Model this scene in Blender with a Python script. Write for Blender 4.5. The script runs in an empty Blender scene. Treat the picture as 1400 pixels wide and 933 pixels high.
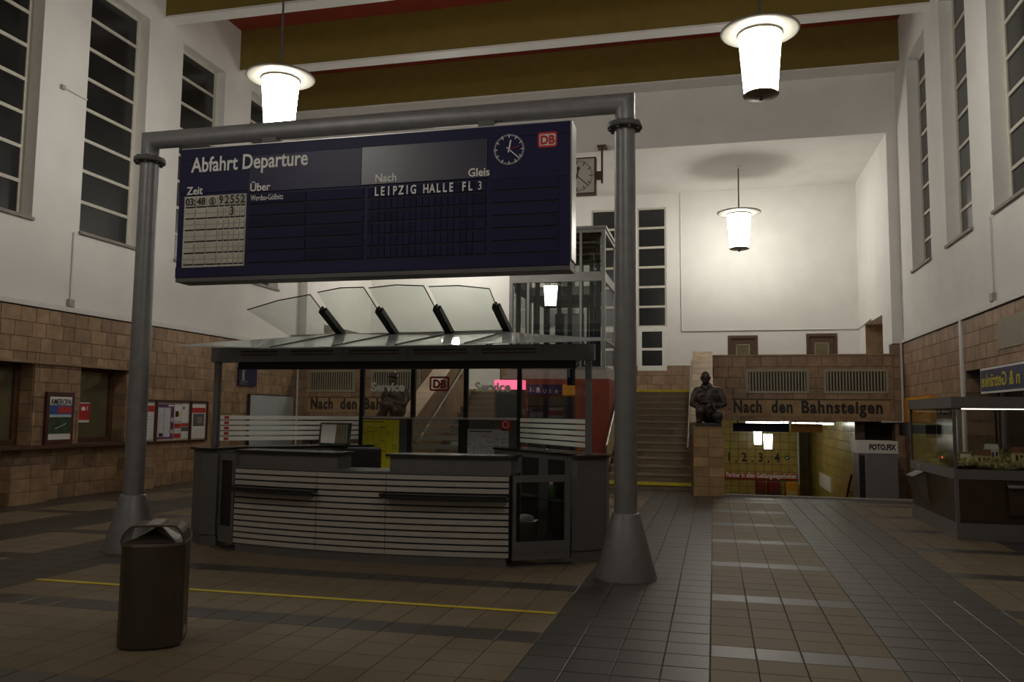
import bpy, bmesh, math, random
from mathutils import Vector, Matrix
random.seed(7)
S = bpy.context.scene
C = S.collection
PI = math.pi
# ------------------------------------------------------------------ camera, world, exposure
FPX, YAW, PIT, ROL, EYE = 1129.3, 0.23932, 0.08926, 0.00992, 1.6
_f = Vector((-math.sin(YAW) * math.cos(PIT), math.cos(YAW) * math.cos(PIT), math.sin(PIT)))
_r0 = Vector((math.cos(YAW), math.sin(YAW), 0)); _u0 = _r0.cross(_f)
_r = _r0 * math.cos(ROL) + _u0 * math.sin(ROL); _u = -_r0 * math.sin(ROL) + _u0 * math.cos(ROL)
CAM = Vector((0, 0, EYE))
cd = bpy.data.cameras.new('camera'); cam = bpy.data.objects.new('camera', cd); C.objects.link(cam)
cd.sensor_width = 36; cd.lens = FPX * 36 / 1400; cd.clip_end = 200
cam.matrix_world = Matrix(((_r.x, _u.x, -_f.x, 0), (_r.y, _u.y, -_f.y, 0), (_r.z, _u.z, -_f.z, EYE), (0, 0, 0, 1)))
S.camera = cam
w = bpy.data.worlds.new('night'); S.world = w; w.use_nodes = True
w.node_tree.nodes['Background'].inputs[0].default_value = (0.004, 0.005, 0.008, 1)
w.node_tree.nodes['Background'].inputs[1].default_value = 1.0
S.view_settings.view_transform = 'Standard'; S.view_settings.look = 'None'
S.view_settings.exposure = 0.0; S.view_settings.gamma = 1; S.view_settings.use_curve_mapping = False
LAMP_STRENGTH = 33.0
def ray(px, py): return _f + _r * ((px - 700) / FPX) - _u * ((py - 466.5) / FPX)
def onz(px, py, z=0.0): d = ray(px, py); return CAM + d * ((z - EYE) / d.z)
def ony(px, py, y): d = ray(px, py); return CAM + d * (y / d.y)
def onx(px, py, x): d = ray(px, py); return CAM + d * (x / d.x)
# ------------------------------------------------------------------ materials
MATS = {}
def mat(name, col, rough=0.6, metal=0.0, var=0.0, scale=8.0, bump=0.0, bscale=60.0, spec=0.5, rnd=0.0, col2=None, coat=0.0, detail=4):
    """procedural material: base colour with noise variation, optional per-piece variation and fine bump"""
    if name in MATS: return MATS[name]
    m = bpy.data.materials.new(name); m.use_nodes = True; nt = m.node_tree; n = nt.nodes; L = nt.links
    b = n['Principled BSDF']
    b.inputs['Roughness'].default_value = rough; b.inputs['Metallic'].default_value = metal
    b.inputs['Specular IOR Level'].default_value = spec; b.inputs['Coat Weight'].default_value = coat
    b.inputs['Base Color'].default_value = (*col, 1)
    if var or rnd or bump or col2:
        g = n.new('ShaderNodeNewGeometry')
        nz = n.new('ShaderNodeTexNoise'); nz.inputs['Scale'].default_value = scale; nz.inputs['Detail'].default_value = detail
        L.new(g.outputs['Position'], nz.inputs['Vector'])
        c2 = col2 or tuple(max(0, c * (1 - var)) for c in col)
        c1 = col if col2 else tuple(min(1, c * (1 + var)) for c in col)
        mr = n.new('ShaderNodeMapRange'); mr.inputs[1].default_value = 0.32; mr.inputs[2].default_value = 0.68
        L.new(nz.outputs['Fac'], mr.inputs[0])
        mx = n.new('ShaderNodeMix'); mx.data_type = 'RGBA'
        mx.inputs[6].default_value = (*c2, 1); mx.inputs[7].default_value = (*c1, 1)
        L.new(mr.outputs[0], mx.inputs[0]); out = mx.outputs[2]
        if rnd:
            oi = n.new('ShaderNodeObjectInfo'); at = n.new('ShaderNodeAttribute'); at.attribute_name = 'rnd'
            ad = n.new('ShaderNodeMath'); ad.operation = 'ADD'; L.new(oi.outputs['Random'], ad.inputs[0]); L.new(at.outputs['Fac'], ad.inputs[1])
            fr = n.new('ShaderNodeMath'); fr.operation = 'FRACT'; L.new(ad.outputs[0], fr.inputs[0])
            m2 = n.new('ShaderNodeMapRange'); m2.inputs[3].default_value = 1 - rnd; m2.inputs[4].default_value = 1 + rnd
            L.new(fr.outputs[0], m2.inputs[0])
            hs = n.new('ShaderNodeHueSaturation'); L.new(m2.outputs[0], hs.inputs['Value']); L.new(out, hs.inputs['Color']); out = hs.outputs[0]
        L.new(out, b.inputs['Base Color'])
        if bump:
            nb = n.new('ShaderNodeTexNoise'); nb.inputs['Scale'].default_value = bscale; nb.inputs['Detail'].default_value = 3
            L.new(g.outputs['Position'], nb.inputs['Vector'])
            bp = n.new('ShaderNodeBump'); bp.inputs['Strength'].default_value = bump; bp.inputs['Distance'].default_value = 0.01
            L.new(nb.outputs['Fac'], bp.inputs['Height']); L.new(bp.outputs[0], b.inputs['Normal'])
    MATS[name] = m; return m
def emis(name, col, st):
    m = bpy.data.materials.new(name); m.use_nodes = True; b = m.node_tree.nodes['Principled BSDF']
    b.inputs['Base Color'].default_value = (0.8, 0.8, 0.8, 1)
    b.inputs['Emission Color'].default_value = (*col, 1); b.inputs['Emission Strength'].default_value = st
    MATS[name] = m; return m
def glass(name, tint=(0.9, 0.95, 0.93), gloss=0.9, rough=0.0, ior=1.5, haze=0.0):
    m = bpy.data.materials.new(name); m.use_nodes = True; nt = m.node_tree; n = nt.nodes; L = nt.links
    for q in list(n):
        if q.type == 'BSDF_PRINCIPLED': n.remove(q)
    out = [q for q in n if q.type == 'OUTPUT_MATERIAL'][0]
    tr = n.new('ShaderNodeBsdfTransparent'); tr.inputs[0].default_value = (*tint, 1)
    gl = n.new('ShaderNodeBsdfGlossy'); gl.inputs[0].default_value = (gloss, gloss, gloss, 1); gl.inputs['Roughness'].default_value = rough
    lw = n.new('ShaderNodeLayerWeight'); lw.inputs[0].default_value = 0.5   # Schlick reflectance, the same from both sides of the sheet
    pw = n.new('ShaderNodeMath'); pw.operation = 'POWER'; pw.inputs[1].default_value = 5; L.new(lw.outputs['Facing'], pw.inputs[0])
    fr = n.new('ShaderNodeMath'); fr.operation = 'MULTIPLY_ADD'; f0 = ((ior - 1) / (ior + 1)) ** 2; fr.inputs[1].default_value = 1 - f0; fr.inputs[2].default_value = f0; L.new(pw.outputs[0], fr.inputs[0])
    mx = n.new('ShaderNodeMixShader'); L.new(fr.outputs[0], mx.inputs[0]); L.new(tr.outputs[0], mx.inputs[1]); L.new(gl.outputs[0], mx.inputs[2])
    last = mx.outputs[0]
    if haze:
        df = n.new('ShaderNodeBsdfDiffuse'); df.inputs[0].default_value = (0.75, 0.8, 0.77, 1)
        m2 = n.new('ShaderNodeMixShader'); m2.inputs[0].default_value = haze; L.new(last, m2.inputs[1]); L.new(df.outputs[0], m2.inputs[2]); last = m2.outputs[0]
    L.new(last, out.inputs[0]); MATS[name] = m; return m
M = {}
M['plaster'] = mat('white_plaster', (0.78, 0.765, 0.73), 0.85, var=0.035, scale=1.3, bump=0.04, bscale=90, spec=0.2)
M['stone'] = mat('brown_travertine', (0.39, 0.255, 0.145), 0.55, var=0, scale=5.0, bump=0.25, bscale=45, rnd=0.24, col2=(0.245, 0.152, 0.082), detail=8)
M['stone_pink'] = mat('pinkish_travertine', (0.38, 0.245, 0.155), 0.5, var=0, scale=5.0, bump=0.2, bscale=45, rnd=0.18, col2=(0.26, 0.165, 0.1), detail=8)
M['stone_light'] = mat('light_travertine', (0.47, 0.31, 0.155), 0.5, var=0, scale=4.0, bump=0.1, rnd=0.2, col2=(0.33, 0.21, 0.10))
M['mortar'] = mat('dark_mortar', (0.12, 0.09, 0.065), 0.9, var=0.2, scale=10)
M['tile_brown'] = mat('brown_floor_tile', (0.25, 0.197, 0.125), 0.58, scale=130, bump=0.08, bscale=120, rnd=0.06, spec=0.25, col2=(0.145, 0.115, 0.072), detail=2)
M['tile_grey'] = mat('grey_floor_tile', (0.082, 0.074, 0.066), 0.38, scale=130, bump=0.05, bscale=120, rnd=0.06, col2=(0.05, 0.045, 0.041), detail=2)
M['tile_light'] = mat('pale_grey_floor_tile', (0.155, 0.15, 0.14), 0.42, scale=70, bump=0.05, rnd=0.08, col2=(0.125, 0.12, 0.114), detail=2)
M['grout'] = mat('floor_grout', (0.032, 0.028, 0.024), 0.8, var=0.1)
M['tile_yellow'] = mat('yellow_glazed_tile', (0.52, 0.40, 0.11), 0.25, var=0.12, scale=3, rnd=0.07)
M['brown_paint'] = mat('ochre_brown_paint', (0.20, 0.142, 0.024), 0.7, var=0.06, scale=3, bump=0.05)
M['red_paint'] = mat('dark_red_paint', (0.30, 0.045, 0.022), 0.75, var=0.08, scale=2)
M['lift_red'] = mat('rust_red_render', (0.21, 0.042, 0.02), 0.8, var=0.08, scale=4, bump=0.06)
M['gantry'] = mat('grey_painted_steel', (0.23, 0.23, 0.237), 0.42, metal=0.35, var=0.08, scale=6, bump=0.02)
M['steel_dark'] = mat('charcoal_steel', (0.125, 0.122, 0.122), 0.5, metal=0.15, var=0.08, scale=5)
M['kiosk_grey'] = mat('anthracite_laminate', (0.115, 0.11, 0.105), 0.5, var=0.06, scale=14, bump=0.03, bscale=150)
M['slat'] = mat('taupe_slat_laminate', (0.42, 0.395, 0.355), 0.5, var=0.05, scale=6)
M['black'] = mat('matt_black', (0.012, 0.012, 0.013), 0.5, var=0.1)
M['blacktop'] = mat('black_worktop', (0.02, 0.02, 0.021), 0.22, var=0.1)
M['navy'] = mat('navy_board_enamel', (0.013, 0.012, 0.062), 0.45, var=0.12, scale=3, spec=0.25)
M['navy_cover'] = mat('navy_glossy_cover', (0.016, 0.016, 0.046), 0.33, var=0.25, scale=3, bump=0.06, bscale=9, spec=0.75)
M['navy_satin'] = mat('navy_satin_cover', (0.013, 0.012, 0.06), 0.4, var=0.12, scale=2, spec=0.4)
M['flap_navy'] = mat('navy_flap', (0.013, 0.012, 0.052), 0.6, spec=0.25, rnd=0.25, var=0.05)
M['flap_white'] = mat('cream_flap', (0.55, 0.53, 0.46), 0.5, rnd=0.08, var=0.06, scale=20)
M['flap_line'] = mat('flap_slot_shadow_black', (0.01, 0.01, 0.014), 0.7)
M['white'] = mat('white_paint', (0.78, 0.77, 0.74), 0.5, var=0.03)
M['white_text'] = mat('white_lettering', (0.95, 0.95, 0.93), 0.5)
M['grey_text'] = mat('grey_lettering', (0.50, 0.50, 0.51), 0.5)
M['black_text'] = mat('black_lettering', (0.018, 0.015, 0.012), 0.5)
M['db_red'] = mat('signal_red', (0.55, 0.02, 0.02), 0.45)
M['red_print'] = mat('red_print', (0.52, 0.03, 0.025), 0.5)
M['paper'] = mat('white_paper', (0.78, 0.77, 0.74), 0.6, var=0.03, scale=4)
M['paper_grey'] = mat('grey_printed_paper', (0.60, 0.60, 0.62), 0.6, var=0.12, scale=25)
M['yellow_paper'] = mat('yellow_timetable_paper', (0.88, 0.80, 0.03), 0.55, var=0.05, scale=6)
M['yellow_line'] = mat('yellow_marking', (0.70, 0.57, 0.03), 0.5, var=0.1)
M['orange'] = mat('amber_sign', (0.62, 0.28, 0.02), 0.4, var=0.06)
M['purple'] = mat('purple_print', (0.16, 0.05, 0.18), 0.5)
M['green_dark'] = mat('dark_green_print', (0.03, 0.06, 0.03), 0.6, var=0.5, scale=12)
M['blue_sky'] = mat('blue_print', (0.04, 0.09, 0.30), 0.5, var=0.3, scale=6)
M['snow'] = mat('snow_print', (0.45, 0.5, 0.58), 0.6, var=0.2, scale=18)
M['wood_dark'] = mat('dark_brown_wood', (0.09, 0.043, 0.02), 0.5, var=0.25, scale=14)
M['wood_frame'] = mat('red_brown_frame', (0.075, 0.022, 0.016), 0.5, var=0.15)
M['cork'] = mat('cream_pinboard', (0.50, 0.44, 0.33), 0.8, var=0.05)
M['olive_blind'] = mat('olive_drawn_blind', (0.16, 0.135, 0.065), 0.7, var=0.12, scale=3)
M['cream_metal'] = mat('cream_painted_grille', (0.36, 0.32, 0.22), 0.5, var=0.06)
M['bronze'] = mat('dark_bronze', (0.062, 0.047, 0.041), 0.45, metal=0.35, var=0.25, scale=9, bump=0.25, bscale=35)
M['steel'] = mat('brushed_stainless', (0.42, 0.40, 0.37), 0.28, metal=1.0, var=0.08, scale=4, bump=0.02, bscale=200)
M['bin_body'] = mat('brown_brushed_steel', (0.115, 0.095, 0.073), 0.36, metal=0.7, var=0.1, scale=3)
M['alu'] = mat('silver_aluminium', (0.50, 0.49, 0.47), 0.35, metal=0.75, var=0.05)
M['concrete'] = mat('grey_concrete', (0.34, 0.32, 0.29), 0.8, var=0.1, scale=5)
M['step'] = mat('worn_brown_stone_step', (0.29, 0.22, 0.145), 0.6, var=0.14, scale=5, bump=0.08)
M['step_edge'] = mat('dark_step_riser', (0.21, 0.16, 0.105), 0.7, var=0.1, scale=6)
M['vitrine_grey'] = mat('grey_lacquer', (0.17, 0.165, 0.165), 0.45, var=0.05)
M['vitrine_brown'] = mat('dark_brown_panel', (0.055, 0.036, 0.024), 0.4, var=0.15, scale=5)
M['booth_grey'] = mat('grey_booth_panel', (0.2, 0.2, 0.215), 0.5, var=0.05)
M['window_dark'] = mat('night_window_glass', (0.012, 0.013, 0.014), 0.22, var=0.3, scale=2.5, spec=0.7, bump=0.03, bscale=7)
M['window_frame'] = mat('cream_window_frame', (0.58, 0.55, 0.47), 0.6, var=0.06)
M['sill'] = mat('grey_stone_sill', (0.26, 0.24, 0.21), 0.7, var=0.1)
M['pipe_white'] = mat('white_pipe', (0.70, 0.69, 0.66), 0.4, var=0.03)
M['box_grey'] = mat('grey_junction_box', (0.38, 0.37, 0.33), 0.6)
M['gold'] = mat('cream_handrail_panel', (0.50, 0.40, 0.20), 0.5, var=0.05)
M['pink'] = emis('pink_neon_reflection', (1.0, 0.06, 0.22), 1.2)
M['lamp'] = emis('lit_opal_glass', (1.0, 0.955, 0.865), LAMP_STRENGTH)
M['lamp_tunnel'] = emis('lit_tunnel_opal', (1.0, 0.95, 0.82), 6.0)
M['tube'] = emis('fluorescent_tube', (0.95, 1.0, 0.85), 8.0)
M['red_led'] = emis('red_signal_light', (1.0, 0.05, 0.03), 4.0)
M['glass'] = glass('clear_glass', (0.95, 0.965, 0.955))
M['case_glass'] = glass('showcase_glass', (0.96, 0.97, 0.96), gloss=0.5)
M['canopy_glass'] = glass('hazy_canopy_glass', (0.915, 0.945, 0.925), haze=0.02)
M['lift_glass'] = glass('lift_glass', (0.86, 0.88, 0.87), ior=1.7)
M['door_glass'] = glass('smoked_glass', (0.72, 0.73, 0.73), gloss=0.8)
M['disc'] = mat('lamp_disc_enamel', (0.19, 0.18, 0.15), 0.5)
M['cap'] = mat('lamp_cap_brass', (0.13, 0.10, 0.05), 0.5, metal=0.3)
M['lift_alu'] = mat('grey_lift_steel', (0.24, 0.235, 0.225), 0.3, metal=0.7, var=0.06)
M['machine_red'] = mat('dull_red_cabinet', (0.20, 0.012, 0.012), 0.5)
M['roof_lower_glass'] = glass('dust_sheen_canopy_glass', (0.9, 0.93, 0.91), haze=0.34)  # haze is dust plus the pale reflection of the hall put into the colour
def film(name, col):
    m = bpy.data.materials.new(name); m.use_nodes = True; n = m.node_tree.nodes; L = m.node_tree.links; n.remove(n['Principled BSDF'])
    d = n.new('ShaderNodeBsdfDiffuse'); d.inputs[0].default_value = (*col, 1); tr = n.new('ShaderNodeBsdfTranslucent'); tr.inputs[0].default_value = (*col, 1); mx_ = n.new('ShaderNodeMixShader'); mx_.inputs[0].default_value = 0.55
    L.new(d.outputs[0], mx_.inputs[1]); L.new(tr.outputs[0], mx_.inputs[2]); L.new(mx_.outputs[0], n['Material Output'].inputs[0]); return m
M['film'] = film('frosted_white_film', (0.95, 0.96, 0.93))
M['film_dim'] = glass('frosted_stripe', (0.8, 0.85, 0.8), haze=0.2)
M['moss'] = mat('model_scenery_green', (0.36, 0.34, 0.13), 0.9, var=0.5, scale=25)
M['model_cream'] = mat('model_house_cream', (0.75, 0.62, 0.28), 0.7, var=0.1)
M['model_grey'] = mat('model_house_grey', (0.72, 0.72, 0.64), 0.7, var=0.15)
M['model_roof'] = mat('model_house_roof', (0.20, 0.09, 0.05), 0.7, var=0.2)
# ------------------------------------------------------------------ mesh helpers
ORG = {}
def link(o, parent=None, loc=None):
    C.objects.link(o)
    base = ORG.get(parent.name, Vector()) if parent else Vector()
    if parent: o.parent = parent
    o.location = (Vector(loc) - base) if loc is not None else -base
    ORG[o.name] = Vector(loc) if loc is not None else Vector()
    return o
def tag(o, label=None, cat=None, group=None, kind=None):
    if label: o['label'] = label
    if cat: o['category'] = cat
    if group: o['group'] = group
    if kind: o['kind'] = kind
    return o
def thing(name, loc, label, cat, group=None, kind=None):
    e = bpy.data.objects.new(name, None); e.empty_display_size = 0.1
    link(e, None, loc); return tag(e, label, cat, group, kind)
class MB:
    def __init__(s): s.v = []; s.f = []; s.mi = []; s.sm = []
    def add(s, vs, fs, mi=0, smooth=False):
        b = len(s.v); s.v += [tuple(v) for v in vs]
        for f in fs: s.f.append([b + i for i in f]); s.mi.append(mi); s.sm.append(smooth)
        return s
    def box(s, a, b, mi=0):
        x0, y0, z0 = [min(p, q) for p, q in zip(a, b)]; x1, y1, z1 = [max(p, q) for p, q in zip(a, b)]
        return s.add([(x0, y0, z0), (x1, y0, z0), (x1, y1, z0), (x0, y1, z0), (x0, y0, z1), (x1, y0, z1), (x1, y1, z1), (x0, y1, z1)],
                     [(0, 3, 2, 1), (4, 5, 6, 7), (0, 1, 5, 4), (1, 2, 6, 5), (2, 3, 7, 6), (3, 0, 4, 7)], mi)
    def bbox(s, a, b, w=0.006, mi=0):
        """box with chamfered vertical and top/bottom edges"""
        x0, y0, z0 = [min(p, q) for p, q in zip(a, b)]; x1, y1, z1 = [max(p, q) for p, q in zip(a, b)]
        bm = bmesh.new(); bmesh.ops.create_cube(bm, size=1)
        for v in bm.verts: v.co = ((x0 + x1) / 2 + v.co.x * (x1 - x0), (y0 + y1) / 2 + v.co.y * (y1 - y0), (z0 + z1) / 2 + v.co.z * (z1 - z0))
        bmesh.ops.bevel(bm, geom=bm.edges[:], offset=w, segments=2, profile=0.5, affect='EDGES')
        bm.verts.index_update()
        s.add([v.co[:] for v in bm.verts], [[v.index for v in f.verts] for f in bm.faces], mi); bm.free(); return s
    def obox(s, c, ax, ay, az, mi=0):
        """oriented box: centre and three half-axis vectors"""
        c, ax, ay, az = Vector(c), Vector(ax), Vector(ay), Vector(az)
        vs = [c + ax * i + ay * j + az * k for k in (-1, 1) for i, j in ((-1, -1), (1, -1), (1, 1), (-1, 1))]
        fs = [(0, 3, 2, 1), (4, 5, 6, 7), (0, 1, 5, 4), (1, 2, 6, 5), (2, 3, 7, 6), (3, 0, 4, 7)]
        if ax.cross(ay).dot(az) < 0: fs = [f[::-1] for f in fs]
        return s.add(vs, fs, mi)
    def bar(s, a, b, wd, ht, up=(0, 0, 1), mi=0):
        a, b = Vector(a), Vector(b); d = (b - a); l = d.length; d.normalize()
        side = d.cross(Vector(up)); side.normalize(); u2 = side.cross(d)
        return s.obox((a + b) / 2, d * l / 2, side * wd / 2, u2 * ht / 2, mi)
    def prism(s, poly, z0, z1, mi=0):
        n = len(poly); ar = sum(poly[i][0] * poly[(i + 1) % n][1] - poly[(i + 1) % n][0] * poly[i][1] for i in range(n))
        if ar < 0: poly = poly[::-1]
        vs = [(p[0], p[1], z0) for p in poly] + [(p[0], p[1], z1) for p in poly]
        return s.add(vs, [list(range(n))[::-1], list(range(n, 2 * n))] + [(i, (i + 1) % n, n + (i + 1) % n, n + i) for i in range(n)], mi)
    def slab(s, quad, t, mi=0):
        """thin sheet from a 3-D polygon, thickened along its normal"""
        q = [Vector(p) for p in quad]; nrm = (q[1] - q[0]).cross(q[2] - q[0]); nrm.normalize(); n = len(q)
        vs = [p + nrm * t / 2 for p in q] + [p - nrm * t / 2 for p in q]
        return s.add(vs, [list(range(n)), list(range(n, 2 * n))[::-1]] + [(i, n + i, n + (i + 1) % n, (i + 1) % n) for i in range(n)], mi)
    def tube(s, pts, r, seg=12, mi=0, cap=True):
        pts = [Vector(p) for p in pts]; rs = r if isinstance(r, (list, tuple)) else [r] * len(pts); rings = []
        prev = None
        for i, p in enumerate(pts):
            d = (pts[min(i + 1, len(pts) - 1)] - pts[max(i - 1, 0)]).normalized()
            a = prev - d * prev.dot(d) if prev else (d.cross(Vector((0, 0, 1))) if abs(d.z) < 0.95 else d.cross(Vector((1, 0, 0))))
            a.normalize(); prev = a; b = d.cross(a)
            rings.append([p + (a * math.cos(2 * PI * k / seg) + b * math.sin(2 * PI * k / seg)) * rs[i] for k in range(seg)])
        vs = [v for R in rings for v in R]; fs = []
        for i in range(len(pts) - 1):
            for k in range(seg): fs.append((i * seg + k, i * seg + (k + 1) % seg, (i + 1) * seg + (k + 1) % seg, (i + 1) * seg + k))
        s.add(vs, fs, mi, True)
        if cap:
            s.add(rings[0], [list(range(seg))[::-1]], mi); s.add(rings[-1], [list(range(seg))], mi)
        return s
    def lathe(s, prof, c, seg=32, mi=0, smooth=True):
        """profile [(r,z)...] round the vertical axis through c"""
        c = Vector(c); vs = [(c.x + r * math.cos(2 * PI * k / seg), c.y + r * math.sin(2 * PI * k / seg), c.z + z) for r, z in prof for k in range(seg)]
        fs = [(i * seg + k, i * seg + (k + 1) % seg, (i + 1) * seg + (k + 1) % seg, (i + 1) * seg + k) for i in range(len(prof) - 1) for k in range(seg)]
        return s.add(vs, fs, mi, smooth)
    def ell(s, c, r, seg=14, rings=9, mi=0, rot=None):
        c = Vector(c); vs = []; fs = []
        for i in range(rings + 1):
            t = PI * i / rings
            for k in range(seg):
                v = Vector((r[0] * math.sin(t) * math.cos(2 * PI * k / seg), r[1] * math.sin(t) * math.sin(2 * PI * k / seg), r[2] * math.cos(t)))
                if rot: v = rot @ v
                vs.append(c + v)
        for i in range(rings):
            for k in range(seg): fs.append((i * seg + k, (i + 1) * seg + k, (i + 1) * seg + (k + 1) % seg, i * seg + (k + 1) % seg))
        return s.add(vs, fs, mi, True)
    def mesh(s, name, mats, org=Vector()):
        me = bpy.data.meshes.new(name)
        me.from_pydata([(v[0] - org.x, v[1] - org.y, v[2] - org.z) for v in s.v], [], s.f)
        for m in (mats if isinstance(mats, (list, tuple)) else [mats]): me.materials.append(m)
        me.polygons.foreach_set('material_index', s.mi); me.polygons.foreach_set('use_smooth', s.sm)
        me.validate(); me.update(); return me
    def build(s, name, mats, parent=None, loc=None):
        org = Vector(loc) if loc is not None else (ORG[parent.name].copy() if parent else Vector())
        me = s.mesh(name, mats, org)
        return link(bpy.data.objects.new(name, me), parent, org)
def struct(name, mb, mats, label=None, cat=None):
    o = mb.build(name, mats); o['kind'] = 'structure'
    if label: tag(o, label, cat)
    return o
UNIT = {}
def unit_piece(m):
    """shared stone/tile mesh: unit square, slightly chamfered front at +z, no back"""
    if m.name not in UNIT:
        b = MB(); e = 0.5; i = 0.485
        b.add([(-e, -e, 0), (e, -e, 0), (e, e, 0), (-e, e, 0), (-e, -e, .8), (e, -e, .8), (e, e, .8), (-e, e, .8), (-i, -i, 1), (i, -i, 1), (i, i, 1), (-i, i, 1)],
              [(8, 9, 10, 11), (0, 1, 5, 4), (1, 2, 6, 5), (2, 3, 7, 6), (3, 0, 4, 7), (4, 5, 9, 8), (5, 6, 10, 9), (6, 7, 11, 10), (7, 4, 8, 11)])
        UNIT[m.name] = b.mesh('piece_' + m.name, m)
    return UNIT[m.name]
def pieces(parent, name, rects, frame, m, depth=0.018, gap=0.008, limit=300, pri=None, stuff='stone_field', dv=0.22):
    """lay rects (u0,u1,v0,v1[,mat]) as single pieces in a plane. frame=(origin,u,v,n)"""
    O, U, V, N = [Vector(q) for q in frame]; rots = Matrix((U, V, N)).transposed().to_4x4()
    items = []
    for q in rects:
        c = O + U * (q[0] + q[1]) / 2 + V * (q[2] + q[3]) / 2
        items.append(((c - CAM).length if pri is None else pri(c), q, c, q[4] if len(q) > 4 else m))
    items.sort(key=lambda t: t[0]); base = ORG.get(parent.name, Vector())
    for d, q, c, mm in items[:limit]:
        o = bpy.data.objects.new(name, unit_piece(mm)); C.objects.link(o); o.parent = parent
        o.matrix_local = Matrix.Translation(c - base) @ rots @ Matrix.Diagonal((q[1] - q[0] - gap, q[3] - q[2] - gap, depth * random.uniform(1 - dv, 1 + dv), 1))
    rest = items[limit:]
    if rest:
        b = MB(); mats = []; rn = []
        for d, q, c, mm in rest:
            if mm not in mats: mats.append(mm)
            hu = (q[1] - q[0] - gap) / 2; hv = (q[3] - q[2] - gap) / 2; dd = depth * random.uniform(1 - dv, 1 + dv)
            b.add([c + U * i * hu + V * j * hv + N * k for k in (0, dd) for i, j in ((-1, -1), (1, -1), (1, 1), (-1, 1))],
                  [(4, 5, 6, 7), (0, 1, 5, 4), (1, 2, 6, 5), (2, 3, 7, 6), (3, 0, 4, 7)], mats.index(mm))
            rn += [random.random()] * 5
        o = b.build(stuff, mats, parent); o['kind'] = 'stuff'
        a = o.data.attributes.new('rnd', 'FLOAT', 'FACE'); a.data.foreach_set('value', rn)
def rows(u0, u1, v0, v1, rh, w0, w1, holes=(), stagger=True):
    """irregular masonry courses as rects, with holes cut out"""
    out = []; n = max(1, round((v1 - v0) / rh)); rh = (v1 - v0) / n
    for i in range(n):
        u = u0 - (random.uniform(0, w1) if stagger else 0)
        while u < u1 - 1e-4:
            wd = random.uniform(w0, w1); a, b = max(u, u0), min(u + wd, u1); u += wd
            if u1 - b < 0.35 * w0: b = u1; u = u1
            if b - a < 0.05: continue
            todo = [(a, b, v0 + i * rh, v0 + (i + 1) * rh)]
            for h in holes:
                nx = []
                for q in todo:
                    if q[1] <= h[0] or q[0] >= h[1] or q[3] <= h[2] or q[2] >= h[3]: nx.append(q); continue
                    if q[0] < h[0]: nx.append((q[0], h[0], q[2], q[3]))
                    if q[1] > h[1]: nx.append((h[1], q[1], q[2], q[3]))
                    m0, m1 = max(q[0], h[0]), min(q[1], h[1])
                    if q[2] < h[2]: nx.append((m0, m1, q[2], h[2]))
                    if q[3] > h[3]: nx.append((m0, m1, h[3], q[3]))
                todo = nx
            out += [q for q in todo if q[1] - q[0] > 0.03 and q[3] - q[2] > 0.03]
    return out
def text(name, s, size, loc, m, parent, xd=(1, 0, 0), zd=(0, 0, 1), align='LEFT', xs=1.0, bold=0.0, depth=0.002, mirror=False, space=1.0, fitw=None):
    """flat lettering as mesh; xd = reading direction, zd = up"""
    cu = bpy.data.curves.new(name, 'FONT'); cu.body = s; cu.size = size; cu.align_x = align; cu.extrude = depth; cu.offset = bold; cu.resolution_u = 3; cu.space_character = space
    to = bpy.data.objects.new(name + '_curve', cu); me = bpy.data.meshes.new_from_object(to); bpy.data.objects.remove(to); bpy.data.curves.remove(cu)
    X = Vector(xd).normalized(); Z = Vector(zd).normalized(); N = X.cross(Z)
    if fitw: lo = min(v.co.x for v in me.vertices); hi = max(v.co.x for v in me.vertices); xs = fitw / (hi - lo)
    if mirror: X = -X
    base = ORG[parent.name] if parent else Vector(); l = Vector(loc)
    for v in me.vertices:
        p = l + X * v.co.x * xs + Z * v.co.y + N * v.co.z; v.co = p - base
    if mirror: me.flip_normals()
    me.name = name; me.materials.clear(); me.materials.append(m); me.update()
    o = bpy.data.objects.new(name, me); return link(o, parent, base)
def copy_tree(o, parent=None):
    c = o.copy(); C.objects.link(c)
    if parent: c.parent = parent
    for ch in [q for q in bpy.data.objects if q.parent == o]: copy_tree(ch, c)
    return c
# ================================================================== THE SETTING
XL, XR, YE, YB, YR = -11.62, 4.48, 21.6, 26.2, -9.0
ZS, ZBEAM, ZCEIL, ZBAY, ZLAND = 3.42, 10.22, 11.32, 8.68, 2.31
AXIS = -3.57
def mx(x): return 2 * AXIS - x
def inview(c):
    d = Vector(c) - CAM; z = d.dot(_f)
    if z < 0.5: return False
    px = 700 + FPX * d.dot(_r) / z; py = 466.5 - FPX * d.dot(_u) / z
    return -40 < px < 1440 and -30 < py < 965
def pri(c): return (Vector(c) - CAM).length + (0 if inview(c) else 1000)
# ---- floor
EDGE = 17.66
b = MB(); b.box((XL, YR, -0.4), (XR, EDGE, -0.012)); b.box((mx(0.15), EDGE, -0.4), (0.15, 18.5, -0.012))
floor = struct('floor', b, M['grout'], 'brown and grey tiled station hall floor', 'floor')
cols = []   # (x0, x1, field)
def strip(x0, x1, n, fld):
    for i in range(n): cols.append((x0 + (x1 - x0) * i / n, x0 + (x1 - x0) * (i + 1) / n, fld))
strip(XL, -10.78, 3, 'g'); strip(-10.78, -9.70, 4, 'b'); strip(-9.70, -8.52, 4, 'g'); strip(-8.52, -7.42, 4, 'b'); strip(-7.42, -6.24, 4, 'g')
strip(-6.24, -1.24, 17, 'b'); strip(-1.24, -0.04, 4, 'g'); strip(-0.04, 1.16, 4, 'c'); strip(1.16, 2.33, 4, 'g'); strip(2.33, 3.58, 4, 'b'); strip(3.58, XR, 3, 'g')
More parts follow.
